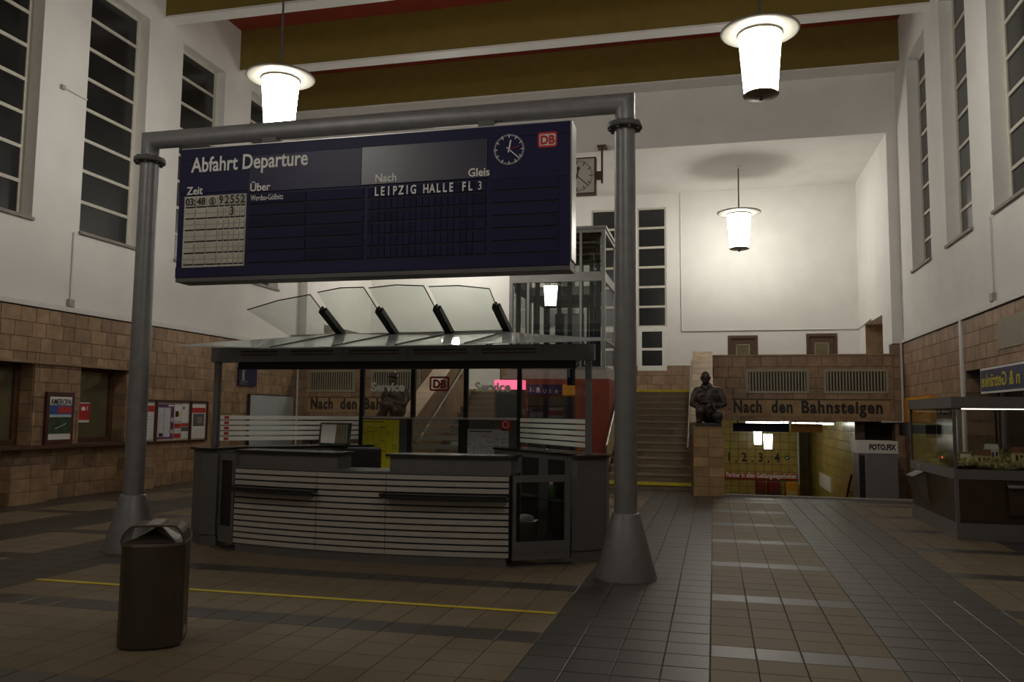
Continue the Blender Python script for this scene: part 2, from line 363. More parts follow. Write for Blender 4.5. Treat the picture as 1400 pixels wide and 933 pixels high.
rects = []; TP = 1.75 / 6
for j in range(-62, 32):
    y0 = 9.36 + j * TP; y1 = y0 + TP; band = j % 6 == 0
    for x0, x1, fld in cols:
        ymax = 18.45 if mx(0.15) < x0 and x1 < 0.16 else EDGE
        if y0 > ymax - 0.05 or y0 < YR: continue
        mm = {'g': 'tile_grey', 'b': 'tile_grey' if band else 'tile_brown', 'c': 'tile_light' if band else 'tile_brown'}[fld]
        if y0 > EDGE - 3 * TP: mm = 'tile_grey'
        rects.append((x0, x1, y0, min(y1, ymax), M[mm]))
pieces(floor, 'floor_tile', rects, ((0, 0, -0.012), (1, 0, 0), (0, 1, 0), (0, 0, 1)), M['tile_brown'], depth=0.012, gap=0.006, limit=300, pri=pri, stuff='tile_field', dv=0.03)
b = MB(); a0 = onz(50, 793); a1 = onz(760, 839.5); b.bar((a0.x, a0.y, 0.004), (a1.x, a1.y, 0.004), 0.058, 0.003)
tag(b.build('floor_marking', M['yellow_line']), 'thin yellow waiting line taped across the floor before the service counter', 'floor marking')
b = MB(); b.bbox((0.22, EDGE - 0.06, -0.02), (XR - 0.02, EDGE + 0.05, 0.035), 0.01)
struct('trim_1', b, M['concrete'], 'pale stone edge strip at the top of the stairs down to the platforms', 'trim')
# ---- generic wall built of cells, with recesses
def grid_wall(name, axis, pos, dirn, u0, u1, z0, z1, holes, thick, mats, zs=ZS, label=None):
    us = sorted({u0, u1, *[h[0] for h in holes], *[h[1] for h in holes]}); zz = sorted({z0, z1, zs if z0 < zs < z1 else z0, *[h[2] for h in holes], *[h[3] for h in holes]})
    us = [u for u in us if u0 <= u <= u1]; zz = [z for z in zz if z0 <= z <= z1]; b = MB()
    for i in range(len(us) - 1):
        for k in range(len(zz) - 1):
            uc, zc = (us[i] + us[i + 1]) / 2, (zz[k] + zz[k + 1]) / 2; d = 0
            for h in holes:
                if h[0] < uc < h[1] and h[2] < zc < h[3]: d = h[4]
            if d is None: continue
            p0, p1 = pos + dirn * d, pos + dirn * thick; mi = 1 if zc < zs else 0
            if axis == 'x': b.box((p0, us[i], zz[k]), (p1, us[i + 1], zz[k + 1]), mi)
            else: b.box((us[i], p0, zz[k]), (us[i + 1], p1, zz[k + 1]), mi)
    return struct(name, b, mats, label, 'wall')
WREC = [(18.68, 20.37), (15.83, 17.50), (13.0, 14.68), (10.2, 11.88)]; WZ0, WZ1, WD = 4.97, 9.97, 0.32
wh = [(a, c, WZ0, WZ1, WD) for a, c in WREC]
TICK = [(10.6, 12.14), (13.24, 14.5)]; TZ0, TZ1, TD = 0.98, 2.42, 0.36
PM = [M['plaster'], M['mortar']]
wall_left = grid_wall('wall_left', 'x', XL, -1, YR, YE + 0.4, -3.2, ZCEIL, wh + [(a, c, TZ0, TZ1, TD) for a, c in TICK], 0.7, PM, label='left hall wall, white plaster above brown stone cladding')
SHOP = (11.8, 16.55, -0.01, 2.47, 0.6)
wall_right = grid_wall('wall_right', 'x', XR, 1, YR, YE + 0.4, -3.2, ZCEIL, wh + [SHOP], 0.8, PM, label='right hall wall, white plaster above brown stone cladding')
# ---- stone cladding on the side walls
hl = [(a, c, TZ0, TZ1) for a, c in TICK]
pieces(wall_left, 'stone', rows(YR, YE, 0.0, ZS - 0.02, 0.262, 0.26, 0.44, hl), ((XL, 0, 0), (0, 1, 0), (0, 0, 1), (1, 0, 0)), M['stone'], limit=300, pri=pri)
pieces(wall_right, 'stone', rows(-YE, -YR, -1.0, ZS - 0.02, 0.262, 0.26, 0.44, [(-SHOP[1], -SHOP[0], -2, SHOP[3]), (-22, -EDGE, -2, -1)]), ((XR, 0, 0), (0, -1, 0), (0, 0, 1), (-1, 0, 0)), M['stone_pink'], limit=300, pri=pri)
for a, c in TICK:   # reveals of the ticket windows
    pieces(wall_left, 'reveal_stone', [(0.0, TD, TZ0 + k * 0.24, TZ0 + (k + 1) * 0.24) for k in range(6)], ((XL - TD, c, 0), (1, 0, 0), (0, 0, 1), (0, -1, 0)), M['stone'], depth=0.012)
# stone plinth projections under the ticket ledge
for k, (y0, y1) in enumerate(((11.45, 12.3), (14.35, 15.1))):
    b = MB(); b.box((XL, y0, 0), (XL + 0.30, y1, 0.66)); o = b.build('ledge_pier', M['mortar'], wall_left)
    pieces(o, 'stone', rows(y0, y1, 0, 0.66, 0.22, 0.42, 0.43, stagger=False), ((XL + 0.30, 0, 0), (0, 1, 0), (0, 0, 1), (1, 0, 0)), M['stone'], depth=0.012)
    pieces(o, 'stone', rows(0, 0.30, 0, 0.66, 0.22, 0.29, 0.31, stagger=False), ((XL, y0, 0), (1, 0, 0), (0, 0, 1), (0, -1, 0)), M['stone'], depth=0.012)
# ---- trims: white rail over the cladding, picture rail, pipes
b = MB(); b.box((XL, YR, ZS), (XL + 0.05, YE, ZS + 0.09)); struct('trim_2', b, M['pipe_white'], 'white rail above the stone cladding of the left wall', 'trim')
b = MB(); b.box((XR - 0.05, YR, ZS), (XR, YE, ZS + 0.09)); struct('trim_3', b, M['pipe_white'], 'white rail above the stone cladding of the right wall', 'trim')
b = MB(); b.box((XR - 0.05, 16.62, 0), (XR, 16.76, ZS)); struct('trim_4', b, M['pipe_white'], 'white vertical strip down the stone of the right wall', 'trim')
b = MB(); b.tube([(XR - 0.06, YE - 0.07, ZS), (XR - 0.06, YE - 0.07, 1.52), (XR - 0.55, YE - 0.07, 1.52)], 0.03); struct('trim_5', b, M['pipe_white'], 'thin white pipe down the far right corner of the hall', 'pipe')
b = MB(); b.tube([(XL + 0.06, YE - 0.07, ZS), (XL + 0.06, YE - 0.07, 0.0)], 0.03); struct('trim_6', b, M['pipe_white'], 'thin white pipe down the far left corner of the hall', 'pipe')
b = MB(); b.box((XL + 0.018, 9.0, 0.93), (XL + 0.26, 14.95, 0.985)); struct('trim_7', b, M['wood_dark'], 'dark counter ledge running under the ticket windows', 'ledge')
b = MB(); b.box((XL, 9.0, 2.42), (XL + 0.07, 14.75, 2.47)); struct('trim_8', b, M['stone'], 'narrow stone drip ledge above the ticket windows', 'ledge')
# ---- ceiling with beams
b = MB(); b.box((XL - 0.7, YR, ZCEIL), (XR + 0.8, YE + 0.4, ZCEIL + 0.2))
ceiling = struct('ceiling', b, M['red_paint'], 'dark red hall ceiling between deep ochre beams', 'ceiling')
y = 18.10; yy = []
while y > YR: yy.append((y, y + 0.33)); y -= 2.94
yy.append((21.04, YE))
for y0, y1 in yy:
    b = MB(); b.box((XL, y0, ZBEAM + 0.003), (XR, y1, ZCEIL)); bo = b.build('beam', M['brown_paint'], ceiling)
    b = MB(); b.box((XL, y0 - 0.012, ZBEAM), (XR, y1 + 0.012, ZBEAM + 0.05)); b.build('beam_soffit', M['white'], bo)
# ---- far end wall: header over the stair bay, nibs, stone parapets with the platform openings below
b = MB(); b.box((XL, YE, ZBAY), (XR, YE + 0.4, ZCEIL)); b.box((XR - 0.24, YE, ZS), (XR, YE + 0.4, ZBAY)); b.box((XL, YE, ZS), (XL + 0.24, YE + 0.4, ZBAY))
b.box((XR - 0.24, YE, -3.2), (XR, YE + 0.4, ZS), 1); b.box((XL, YE, -3.2), (XL + 0.24, YE + 0.4, ZS), 1)
wall_end = struct('wall_end', b, PM, 'white far end wall framing the stair bay', 'wall')
ZP0, ZP1 = 1.52, 3.17
def parapet(name, x0, x1, holes, label):
    b = MB(); b.box((x0, YE, ZP0), (x1, YE + 0.35, ZP1)); o = struct(name, b, M['mortar'], label, 'wall')
    rr = rows(x0, x1, ZP0, ZP1 - 0.04, 0.275, 0.34, 0.37, holes)
    pieces(o, 'stone', rr, ((0, YE, 0), (1, 0, 0), (0, 0, 1), (0, -1, 0)), M['stone_pink'])
    b = MB(); b.box((x0, YE - 0.04, ZP1 - 0.04), (x1, YE + 0.39, ZP1)); b.build('coping', M['stone_pink'], o)
    return o
SG = (0.44, 4.14, 1.62, 2.03)
GR = [(0.80, 2.30, 2.20, 2.80), (2.64, 4.12, 2.20, 2.80)]
hR = [SG] + [(g[0] + 0.03, g[1] - 0.03, g[2] + 0.03, g[3] - 0.03) for g in GR]
mh = lambda h: (mx(h[1]), mx(h[0]), h[2], h[3])
wall_parapet_right = parapet('wall_parapet_right', -0.03, XR - 0.24, hR, 'stone-clad parapet wall above the right passage to the platforms')
SGL = (-11.25, -7.55, 1.62, 2.03); GRL = [(-11.25, -9.78, 2.20, 2.82), (-9.32, -7.85, 2.20, 2.82)]
hL = [SGL] + [(g[0] + 0.03, g[1] - 0.03, g[2] + 0.03, g[3] - 0.03) for g in GRL]
wall_parapet_left = parapet('wall_parapet_left', XL + 0.24, mx(-0.03), hL, 'stone-clad parapet wall above the left passage to the platforms')
for xx in (XR - 0.24, XL):
    pieces(wall_end, 'stone', rows(xx, xx + 0.24, -1.0, ZS - 0.03, 0.275, 0.23, 0.25, stagger=False), ((0, YE, 0), (1, 0, 0), (0, 0, 1), (0, -1, 0)), M['stone_pink'])
# vent grilles set into the parapets
def grille(x0, x1, z0, z1, label):
    t = thing('vent_grille', ((x0 + x1) / 2, YE - 0.02, z0), label, 'vent grille', 'vent grilles in the parapets')
    b = MB()
    for q in (((x0, z0), (x1, z0 + 0.06)), ((x0, z1 - 0.06), (x1, z1)), ((x0, z0 + 0.06), (x0 + 0.06, z1 - 0.06)), ((x1 - 0.06, z0 + 0.06), (x1, z1 - 0.06))):
        b.box((q[0][0], YE - 0.045, q[0][1]), (q[1][0], YE - 0.001, q[1][1]))
    b.build('frame', M['cream_metal'], t)
    b = MB(); b.box((x0 + 0.05, YE - 0.012, z0 + 0.05), (x1 - 0.05, YE - 0.003, z1 - 0.05)); b.build('backing', M['black'], t)
    n = 19; src = None
    for i in range(n):
        xc = x0 + 0.06 + (x1 - x0 - 0.12) * (i + 0.5) / n
        b = MB(); b.box((xc - 0.016, YE - 0.036, z0 + 0.06), (xc + 0.016, YE - 0.014, z1 - 0.06)); b.build('slat', M['cream_metal'], t)
grille(*GR[0], 'cream slatted vent grille above the right platform sign, nearer the statue')
grille(*GR[1], 'cream slatted vent grille above the right platform sign, nearer the right wall')
grille(*GRL[0], 'cream slatted vent grille above the left platform sign, nearer the left wall')
grille(*GRL[1], 'cream slatted vent grille above the left sign, behind the statue with the hat')
def platform_sign(x0, x1, z0, z1, label, xt):
    t = thing('platform_sign', ((x0 + x1) / 2, YE - 0.02, z0), label, 'sign', 'platform signs on the parapets')
    b = MB(); b.box((x0, YE - 0.03, z0), (x1, YE - 0.002, z1)); b.build('panel', M['stone_light'], t)
    for s_, dx_, fw in (('Nach', 0.0, 0.68), ('den', 0.92, 0.50), ('Bahnsteigen', 1.62, 1.86)): text('word', s_, 0.42, (xt + dx_, YE - 0.036, z0 + 0.105), M['black_text'], t, bold=0.016, depth=0.004, space=1.15, fitw=fw)
platform_sign(*SG, 'stone sign reading Nach den Bahnsteigen over the open right passage', SG[0] + 0.04)
platform_sign(*SGL, 'stone sign reading Nach den Bahnsteigen behind the service kiosk', SGL[0] + 0.10)
# ---- stair bay behind the end wall
BX0, BX1 = XL + 0.24, XR - 0.24
b = MB(); b.box((XL, YE + 0.4, ZBAY), (XR, YB + 0.5, ZBAY + 0.2)); struct('ceiling_bay', b, M['plaster'], 'white plaster ceiling of the stair bay', 'ceiling')
BW = [(-5.20, -4.27), (-3.78, -2.87), (-2.31, -1.40)]
wall_back = grid_wall('wall_back', 'y', YB, 1, XL, XR, ZLAND - 0.7, ZBAY, [(a, c, 3.02 if c > -2 else 4.42, 8.24, 0.12) for a, c in BW] + [(0.45, 1.34, ZLAND, 4.10, 0.1), (2.74, 3.62, ZLAND, 4.13, 0.1)], 0.5, PM, zs=3.18, label='white back wall of the upper landing')
pieces(wall_back, 'stone', rows(mx(-0.4), -0.35, ZLAND, 3.16, 0.28, 0.34, 0.38, [(-2.31, -1.40, 3.02, 4)]), ((0, YB, 0), (1, 0, 0), (0, 0, 1), (0, -1, 0)), M['stone_pink'])
b = MB(); b.box((-0.35, YB - 0.02, ZLAND), (BX1, YB, 3.20)); b.box((BX0, YB - 0.02, ZLAND), (mx(-0.35), YB, 3.20)); b.build('plaster_dado', M['plaster'], wall_back)
wall_bay_right = grid_wall('wall_bay_right', 'x', BX1, 1, YE + 0.4, YB, ZLAND - 0.7, ZBAY, [(22.72, 25.2, ZLAND, 4.26, 0.55)], 0.7, PM, zs=ZLAND, label='white right side wall of the stair bay')
rr = rows(-25.2, -22.72, ZLAND, 4.26, 0.275, 0.34, 0.37)
pieces(wall_bay_right, 'stone', rr, ((BX1 + 0.54, 0, 0), (0, -1, 0), (0, 0, 1), (-1, 0, 0)), M['stone'])
pieces(wall_bay_right, 'stone', rows(0, 0.54, ZLAND, 4.26, 0.275, 0.26, 0.28), ((BX1, 25.2, 0), (1, 0, 0), (0, 0, 1), (0, -1, 0)), M['stone'])
wall_bay_left = grid_wall('wall_bay_left', 'x', BX0, -1, YE + 0.4, YB, ZLAND - 0.7, ZBAY, [(22.72, 25.2, ZLAND, 4.26, 0.55)], 0.7, PM, zs=ZLAND, label='white left side wall of the stair bay')
b = MB(); b.box((XL, YE + 0.35, ZP0), (mx(-0.47), YB, ZLAND)); b.box((-0.47, YE + 0.35, ZP0), (XR, YB, ZLAND)); b.box((mx(-0.47), 22.55, ZP0), (-0.47, YB, ZLAND))
struct('floor_landing', b, M['step'], 'upper landing floor at the head of the stairs', 'floor')
# thin cable conduit framing the plaster panel
b = MB(); p0 = ony(930, 262, YB - 0.02); p1 = ony(932, 453, YB - 0.02); b.tube([(p0.x, YB - 0.02, ZBAY), (p1.x, YB - 0.02, p1.z), (BX1 - 0.03, YB - 0.02, p1.z), (BX1 - 0.03, YB - 2.0, p1.z + 0.05)], 0.022, 8)
struct('trim_9', b, M['pipe_white'], 'thin white conduit along the landing back wall', 'pipe')
# ---- windows
def win_x(n, X, dirn, a, c, label):
    xg = X + dirn * (WD - 0.05); z0, z1 = WZ0 + 0.05, WZ1 - 0.02; npn = 8; fr = 0.06; b = MB()
    h = (z1 - z0) / npn
    b.box((xg - 0.03, a, z0), (xg + 0.03, a + 0.09, z1)); b.box((xg - 0.03, c - 0.09, z0), (xg + 0.03, c, z1))
    for k in range(npn + 1):
        zz = z0 + k * h; e = 0.05 if k in (0, npn) else 0.032
        b.box((xg - 0.028, a + 0.09, zz - e), (xg + 0.028, c - 0.09, zz + e))
    o = struct('window_%d' % n, b, M['window_frame'], label, 'window')
    for k in range(npn):
        b = MB(); b.box((xg - 0.006, a + 0.09, z0 + k * h + 0.03), (xg + 0.006, c - 0.09, z0 + (k + 1) * h - 0.03)); b.build('pane', M['window_dark'], o)
    b = MB(); b.box((X - dirn * 0.05, a - 0.02, WZ0 - 0.04), (X + dirn * WD, c + 0.02, WZ0 + 0.012)); b.build('window_sill', M['sill'], o)
ordn = ['nearest the far corner', 'second from the far corner', 'third from the far corner', 'fourth from the far corner']
for i, (a, c) in enumerate(WREC):
    win_x(i + 1, XL, -1, a, c, 'tall dark window in the left wall, ' + ordn[i])
    win_x(i + 5, XR, 1, a, c, 'tall dark window in the right wall, ' + ordn[i])
for i, (a, c) in enumerate(BW):
    last = c > -2; z0 = 4.42; z1 = 8.22; yg = YB + 0.06; npn = 6; h = (z1 - z0) / npn; b = MB()
    b.box((a, yg - 0.03, z0), (a + 0.05, yg + 0.03, z1)); b.box((c - 0.05, yg - 0.03, z0), (c, yg + 0.03, z1))
    for k in range(npn + 1): b.box((a + 0.05, yg - 0.028, z0 + k * h - 0.035), (c - 0.05, yg + 0.028, z0 + k * h + 0.035))
    o = struct('window_%d' % (9 + i), b, M['window_frame'], ['tall landing window left of the lift tower top', 'tall landing window right behind the lift tower', 'tall landing window above the white casement'][i], 'window')
    for k in range(npn):
        b = MB(); b.box((a + 0.05, yg - 0.006, z0 + k * h + 0.035), (c - 0.05, yg + 0.006, z0 + (k + 1) * h - 0.035)); b.build('pane', M['window_dark'], o)
    if last:   # white casement below
        b = MB(); z0, z1 = 3.02, 4.40
        for q in ((a, a + 0.14, z0, z1), (c - 0.14, c, z0, z1), (a + 0.14, c - 0.14, z0, z0 + 0.16), (a + 0.14, c - 0.14, z1 - 0.14, z1), (a + 0.14, c - 0.14, 3.66, 3.74)):
            b.box((q[0], YB - 0.03, q[2]), (q[1], YB + 0.05, q[3]))
        o = struct('window_12', b, M['white'], 'white casement window with two panes at the stair head', 'window')
        for q in ((z0 + 0.16, 3.66), (3.74, z1 - 0.14)):
            b = MB(); b.box((a + 0.14, YB, q[0]), (c - 0.14, YB + 0.012, q[1])); b.build('pane', M['window_dark'], o)
for i, (a, c) in enumerate(((0.45, 1.34), (2.74, 3.62))):
    z1 = 4.10 if i == 0 else 4.13; yg = YB + 0.03; b = MB()
    b.box((a, yg - 0.05, ZLAND), (a + 0.09, yg + 0.05, z1)); b.box((c - 0.09, yg - 0.05, ZLAND), (c, yg + 0.05, z1)); b.box((a + 0.09, yg - 0.05, z1 - 0.09), (c - 0.09, yg + 0.05, z1))
    o = struct('door_%d' % (i + 1), b, M['wood_dark'], ['dark wooden door on the upper landing, nearer the stairs', 'dark wooden door on the upper landing, nearer the right corner'][i], 'door')
    b = MB(); zt = z1 - 0.27; xa, xb = a + 0.24, c - 0.24
    for q in ((a + 0.09, xa, ZLAND, z1 - 0.09), (xb, c - 0.09, ZLAND, z1 - 0.09), (xa, xb, zt, z1 - 0.09), (xa, xb, ZLAND, ZLAND + 0.9)): b.box((q[0], yg, q[2]), (q[1], yg + 0.04, q[3]))
    lf = b.build('door_leaf', M['wood_dark'], o)
    b = MB(); b.box((xa, yg + 0.01, ZLAND + 0.9), (xb, yg + 0.02, zt)); b.build('pane', M['olive_blind'], lf)
    b = MB()
    for q in ((xa, xa + 0.025, ZLAND + 0.9, zt), (xb - 0.025, xb, ZLAND + 0.9, zt), (xa, xb, zt - 0.025, zt)): b.box((q[0], yg - 0.012, q[2]), (q[1], yg + 0.01, q[3]))
    b.build('pane_bead', M['cream_metal'], lf)
# ---- ticket windows in the left wall
for i, (a, c) in enumerate(TICK):
    xg = XL - TD + 0.06; b = MB()
    b.box((xg - 0.05, a, TZ0), (xg + 0.03, a + 0.1, TZ1)); b.box((xg - 0.05, c - 0.13, TZ0), (xg + 0.03, c - 0.014, TZ1)); b.box((xg - 0.05, a + 0.1, TZ0), (xg + 0.03, c - 0.13, TZ0 + 0.1)); b.box((xg - 0.05, a + 0.1, TZ1 - 0.06), (xg + 0.03, c - 0.13, TZ1))
    o = struct('window_%d' % (13 + i), b, M['wood_dark'], ['closed ticket window at the left edge with drawn blind', 'closed ticket window with olive blind beside the framed poster'][i], 'window')
    b = MB(); b.box((xg - 0.03, a + 0.1, TZ0 + 0.1), (xg - 0.018, c - 0.13, TZ1 - 0.06)); b.build('blind', M['olive_blind'], o)
    b = MB(); b.box((xg - 0.012, a + 0.1, TZ0 + 0.1), (xg - 0.006, c - 0.13, TZ1 - 0.06)); b.build('pane', M['glass'], o)
# ---- shop front recessed in the right wall
xg = XR + 0.52; b = MB()
for yv in (12.2, 13.3, 14.2, 15.15, 16.3):
    b.box((xg - 0.04, yv - 0.06, 0), (xg + 0.04, yv + 0.06, 2.47))
b.box((xg - 0.04, 11.8, 2.36), (xg + 0.04, 16.55, 2.46)); b.box((xg - 0.04, 11.8, 0), (xg + 0.04, 16.55, 0.12))
o = struct('door_3', b, M['alu'], 'aluminium framed glass shop front recessed in the right wall', 'door')
for y0, y1 in ((12.26, 13.24), (13.36, 14.14), (14.26, 15.09), (15.21, 16.24)):
    b = MB(); b.box((xg - 0.006, y0, 0.12), (xg + 0.006, y1, 2.36)); b.build('pane', M['window_dark'], o)
b = MB(); b.box((xg - 0.05, 14.98, 1.32), (xg - 0.02, 15.06, 1.85)); b.build('sticker', M['orange'], o)
pieces(wall_right, 'reveal_stone', [(0, 0.5, k * 0.26, (k + 1) * 0.26) for k in range(9)], ((XR, 16.55, 0), (1, 0, 0), (0, 0, 1), (0, -1, 0)), M['stone_pink'], depth=0.012)
# ---- rear wall behind the viewer
b = MB(); b.box((XL - 0.7, YR - 0.3, -0.4), (XR + 0.8, YR, ZCEIL)); struct('wall_rear', b, M['plaster'], 'white rear wall of the hall', 'wall')
# ---- central staircase going up
SX0, SX1, SY0, TREAD, RISE, NST = mx(-0.47), -0.47, 18.42, 0.315, 0.165, 14
LX0, LX1, LY0, LY1 = -4.74, -2.43, 19.1, 21.3
stair = thing('staircase', ((SX0 + SX1) / 2, SY0, 0), 'wide worn stone staircase rising to the landing behind the service kiosk', 'staircase', kind='structure')
for i in range(NST):
    y0 = SY0 + i * TREAD; z1 = (i + 1) * RISE; yend = 22.6
    segs = [(SX0, SX1)] if y0 + TREAD < LY0 - 0.12 or y0 > LY1 + 0.1 else [(SX0, LX0 - 0.13), (LX1 + 0.13, SX1)]
    for a, c in segs:
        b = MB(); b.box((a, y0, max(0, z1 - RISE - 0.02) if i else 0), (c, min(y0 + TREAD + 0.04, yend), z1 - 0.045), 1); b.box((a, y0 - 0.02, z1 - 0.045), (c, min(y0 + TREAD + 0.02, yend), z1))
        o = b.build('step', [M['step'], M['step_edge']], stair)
        if i in (0, NST - 1):
            b = MB(); b.box((a, y0 - 0.024, z1 - 0.06), (c, y0 + 0.03, z1 + 0.003)); b.build('nosing_strip', M['yellow_line'], o)
# balustrade walls with pale coping slabs
def balustrade(name, x0, x1, label):
    ya, yb, za, zb = 17.95, 21.55, 1.42, 3.20
    b = MB(); P = [(ya, 0), (ya, za), (yb, zb), (YE + 0.35, zb), (YE + 0.35, ZLAND - 0.3), (22.0, 0)]; n = len(P)
    vs = [(x0, p[0], p[1] - 0.0) for p in P] + [(x1, p[0], p[1]) for p in P]
    b.add(vs, [list(range(n))[::-1], list(range(n, 2 * n))] + [(i, (i + 1) % n, n + (i + 1) % n, n + i) for i in range(n)])
    o = struct(name, b, M['stone'], label, 'balustrade')
    d = Vector((0, yb - ya, zb - za)); l = d.length; d.normalize(); nrm = Vector((0, -d.z, d.y)); ns = 11
    for k in range(ns):
        c0 = Vector(((x0 + x1) / 2, ya, za)) + d * l * (k + 0.5) / ns + nrm * 0.03
        b = MB(); b.obox(c0, ((x1 - x0) / 2 + 0.02, 0, 0), d * (l / ns / 2 - 0.005), nrm * 0.035); b.build('coping_slab', M['stone_light'], o)
    b = MB(); b.box((x0 - 0.02, yb + 0.02, zb), (x1 + 0.02, YE + 0.39, zb + 0.05)); b.build('coping_slab', M['stone_light'], o)
    return o
balustrade('balustrade_right', -0.47, -0.03, 'sloping stone balustrade right of the staircase behind the seated statue')
balustrade('balustrade_left', mx(-0.03), mx(-0.47), 'sloping stone balustrade left of the staircase behind the hatted statue')
# ---- stairs down to the platforms (both sides) and the yellow tiled passage
def stairs_down(x0, x1, xin, label):
    t = thing('staircase', ((x0 + x1) / 2, EDGE, -3.0), label, 'staircase', kind='structure'); y = EDGE + 0.05; z = 0.0
    for i in range(18):
        z -= RISE; tr = 0.30 if i != 5 else 2.0; a, c = (x0, x1) if i <= 5 else xin
        b = MB(); b.box((a, y, z - 0.25), (c, y + tr, z)); b.build('step', M['step'], t); y += tr
    return y, z
ysd, ZT = stairs_down(0.22, XR - 0.02, (0.22, 3.38), 'stone stairs going down to the right platform passage')
stairs_down(XL + 0.02, mx(0.22), (mx(3.38), mx(0.22)), 'stone stairs going down to the left platform passage')
b = MB(); b.box((0.0, ysd, ZT - 0.2), (XR, 36.0, ZT)); struct('floor_passage', b, M['tile_grey'], 'grey floor of the platform passage', 'floor')
b = MB(); b.box((3.40, YE + 0.4, -3.2), (3.62, 33.6, ZP0)); wt = struct('wall_passage_right', b, M['mortar'], 'yellow tiled right wall of the platform passage', 'wall')
pieces(wt, 'wall_tile', rows(-33.6, -(YE + 0.4), ZT, ZP0, 0.27, 0.29, 0.30, stagger=False), ((3.40, 0, 0), (0, -1, 0), (0, 0, 1), (-1, 0, 0)), M['tile_yellow'], depth=0.008, gap=0.016, limit=300, pri=pri, stuff='tile_field')
b = MB(); b.box((-0.2, 31.0, -3.2), (2.86, 31.3, ZP0)); wtb = struct('wall_passage_back', b, M['mortar'], 'yellow tiled wall with platform numbers at the end of the passage', 'wall')
pieces(wtb, 'wall_tile', rows(0.0, 2.86, ZT, ZP0, 0.27, 0.285, 0.288, stagger=False), ((0, 31.0, 0), (1, 0, 0), (0, 0, 1), (0, -1, 0)), M['tile_yellow'], depth=0.008, gap=0.016, limit=300, stuff='tile_field')
b = MB(); b.box((2.86, 30.98, -3.2), (2.92, 31.3, ZP0)); struct('trim_10', b, M['pipe_white'], 'white edge strip of the numbered passage wall', 'trim')
b = MB(); b.box((-0.2, 32.6, -3.2), (XR, 32.8, ZP0)); struct('wall_passage_far', b, M['tile_yellow'], 'dim far wall at the end of the platform passage', 'wall')
b = MB(); b.box((0.0, EDGE + 0.3, -3.2), (0.20, 36.0, 0.0)); b.box((0.0, YE + 0.35, 0.0), (0.20, 36.0, ZP0)); struct('wall_passage_left', b, M['tile_yellow'], 'left wall of the platform passage', 'wall')
b = MB(); b.box((-0.2, YB, ZP0), (XR, 36.2, ZP0 + 0.1)); struct('ceiling_passage', b, M['plaster'], 'white ceiling of the platform passage', 'ceiling')
b = MB(); b.box((3.62, 23.2, -3.2), (XR + 2, 23.4, ZP0)); struct('wall_booth_recess', b, M['stone'], 'brown recess wall behind the photo booth', 'wall')
b = MB(); b.box((XL - 2, 23.2, -3.2), (mx(0.22) + 0.4, 23.4, ZP0)); struct('wall_left_passage', b, M['stone'], 'brown end wall of the left stairs down', 'wall')
# ---- pedestals with statues
def pedestal(x0, x1, label):
    y0, y1, h = 17.30, 17.94, 1.40
    t = thing('pedestal', ((x0 + x1) / 2, (y0 + y1) / 2, 0), label, 'pedestal', 'statue pedestals')
    b = MB(); b.box((x0 + 0.02, y0 + 0.02, 0), (x1 - 0.02, y1, h - 0.01)); core = b.build('core', M['mortar'], t)
    xm = (x0 + x1) / 2; n = 7; h1 = h - 0.02
    r2 = [(a, c, h1 * k / n, h1 * (k + 1) / n) for k in range(n) for a, c in ((x0, xm), (xm, x1))]
    pieces(t, 'stone', r2, ((0, y0 + 0.02, 0), (1, 0, 0), (0, 0, 1), (0, -1, 0)), M['stone_light'], depth=0.018, gap=0.005)
    for xx, sg in ((x0 + 0.02, -1), (x1 - 0.02, 1)):
        r3 = [(sg * (y0 + y1) / 2 + e - 0.16, sg * (y0 + y1) / 2 + e + 0.16, h1 * k / n, h1 * (k + 1) / n) for k in range(n) for e in (-0.16, 0.16)]
        pieces(t, 'stone', r3, ((xx, 0, 0), (0, sg, 0), (0, 0, 1), (sg, 0, 0)), M['stone_light'], depth=0.018, gap=0.005)
    b = MB(); b.bbox((x0 - 0.005, y0 - 0.005, h - 0.022), (x1 + 0.005, y1, h), 0.004); b.build('top_slab', M['stone_light'], t)
pedestal(-0.41, 0.20, 'pale tiled stone pedestal under the seated bareheaded bronze')
pedestal(mx(0.20), mx(-0.41), 'pale tiled stone pedestal under the bronze with the hat')
#LAMPTEST
# ================================================================== STATUES
def statue(name, base, parts, label, block):
    """bronze figure: overlapping limbs fused into one continuous skin by a voxel remesh; base = bottom centre"""
    t = thing(name, base, label, 'statue', 'bronze statues on the pedestals'); B = Vector(base)
    b = MB(); b.bbox((B.x - block[0], B.y - block[1], B.z), (B.x + block[0], B.y + block[1], B.z + block[2]), 0.015); b.build('plinth_block', M['bronze'], t)
    b = MB(); o0 = B + Vector((0, 0, block[2]))
    for q in parts:
        if q[0] == 'e':
            rot = Matrix.Rotation(q[3], 3, 'Y') if len(q) > 3 else None
            b.ell(o0 + Vector(q[1]), q[2], 18, 12, rot=rot)
        else:
            pts = [o0 + Vector(p) for p in q[1]]; rs = q[2]
            for i in range(len(pts)): b.ell(pts[i], (rs[i],) * 3, 12, 8)
            b.tube(pts, rs, 14)
    o = b.build('figure', M['bronze'], t)
    md = o.modifiers.new('fuse', 'REMESH'); md.mode = 'VOXEL'; md.voxel_size = 0.011; md.use_smooth_shade = True
    sm = o.modifiers.new('soften', 'SMOOTH'); sm.factor = 0.5; sm.iterations = 3
    return t
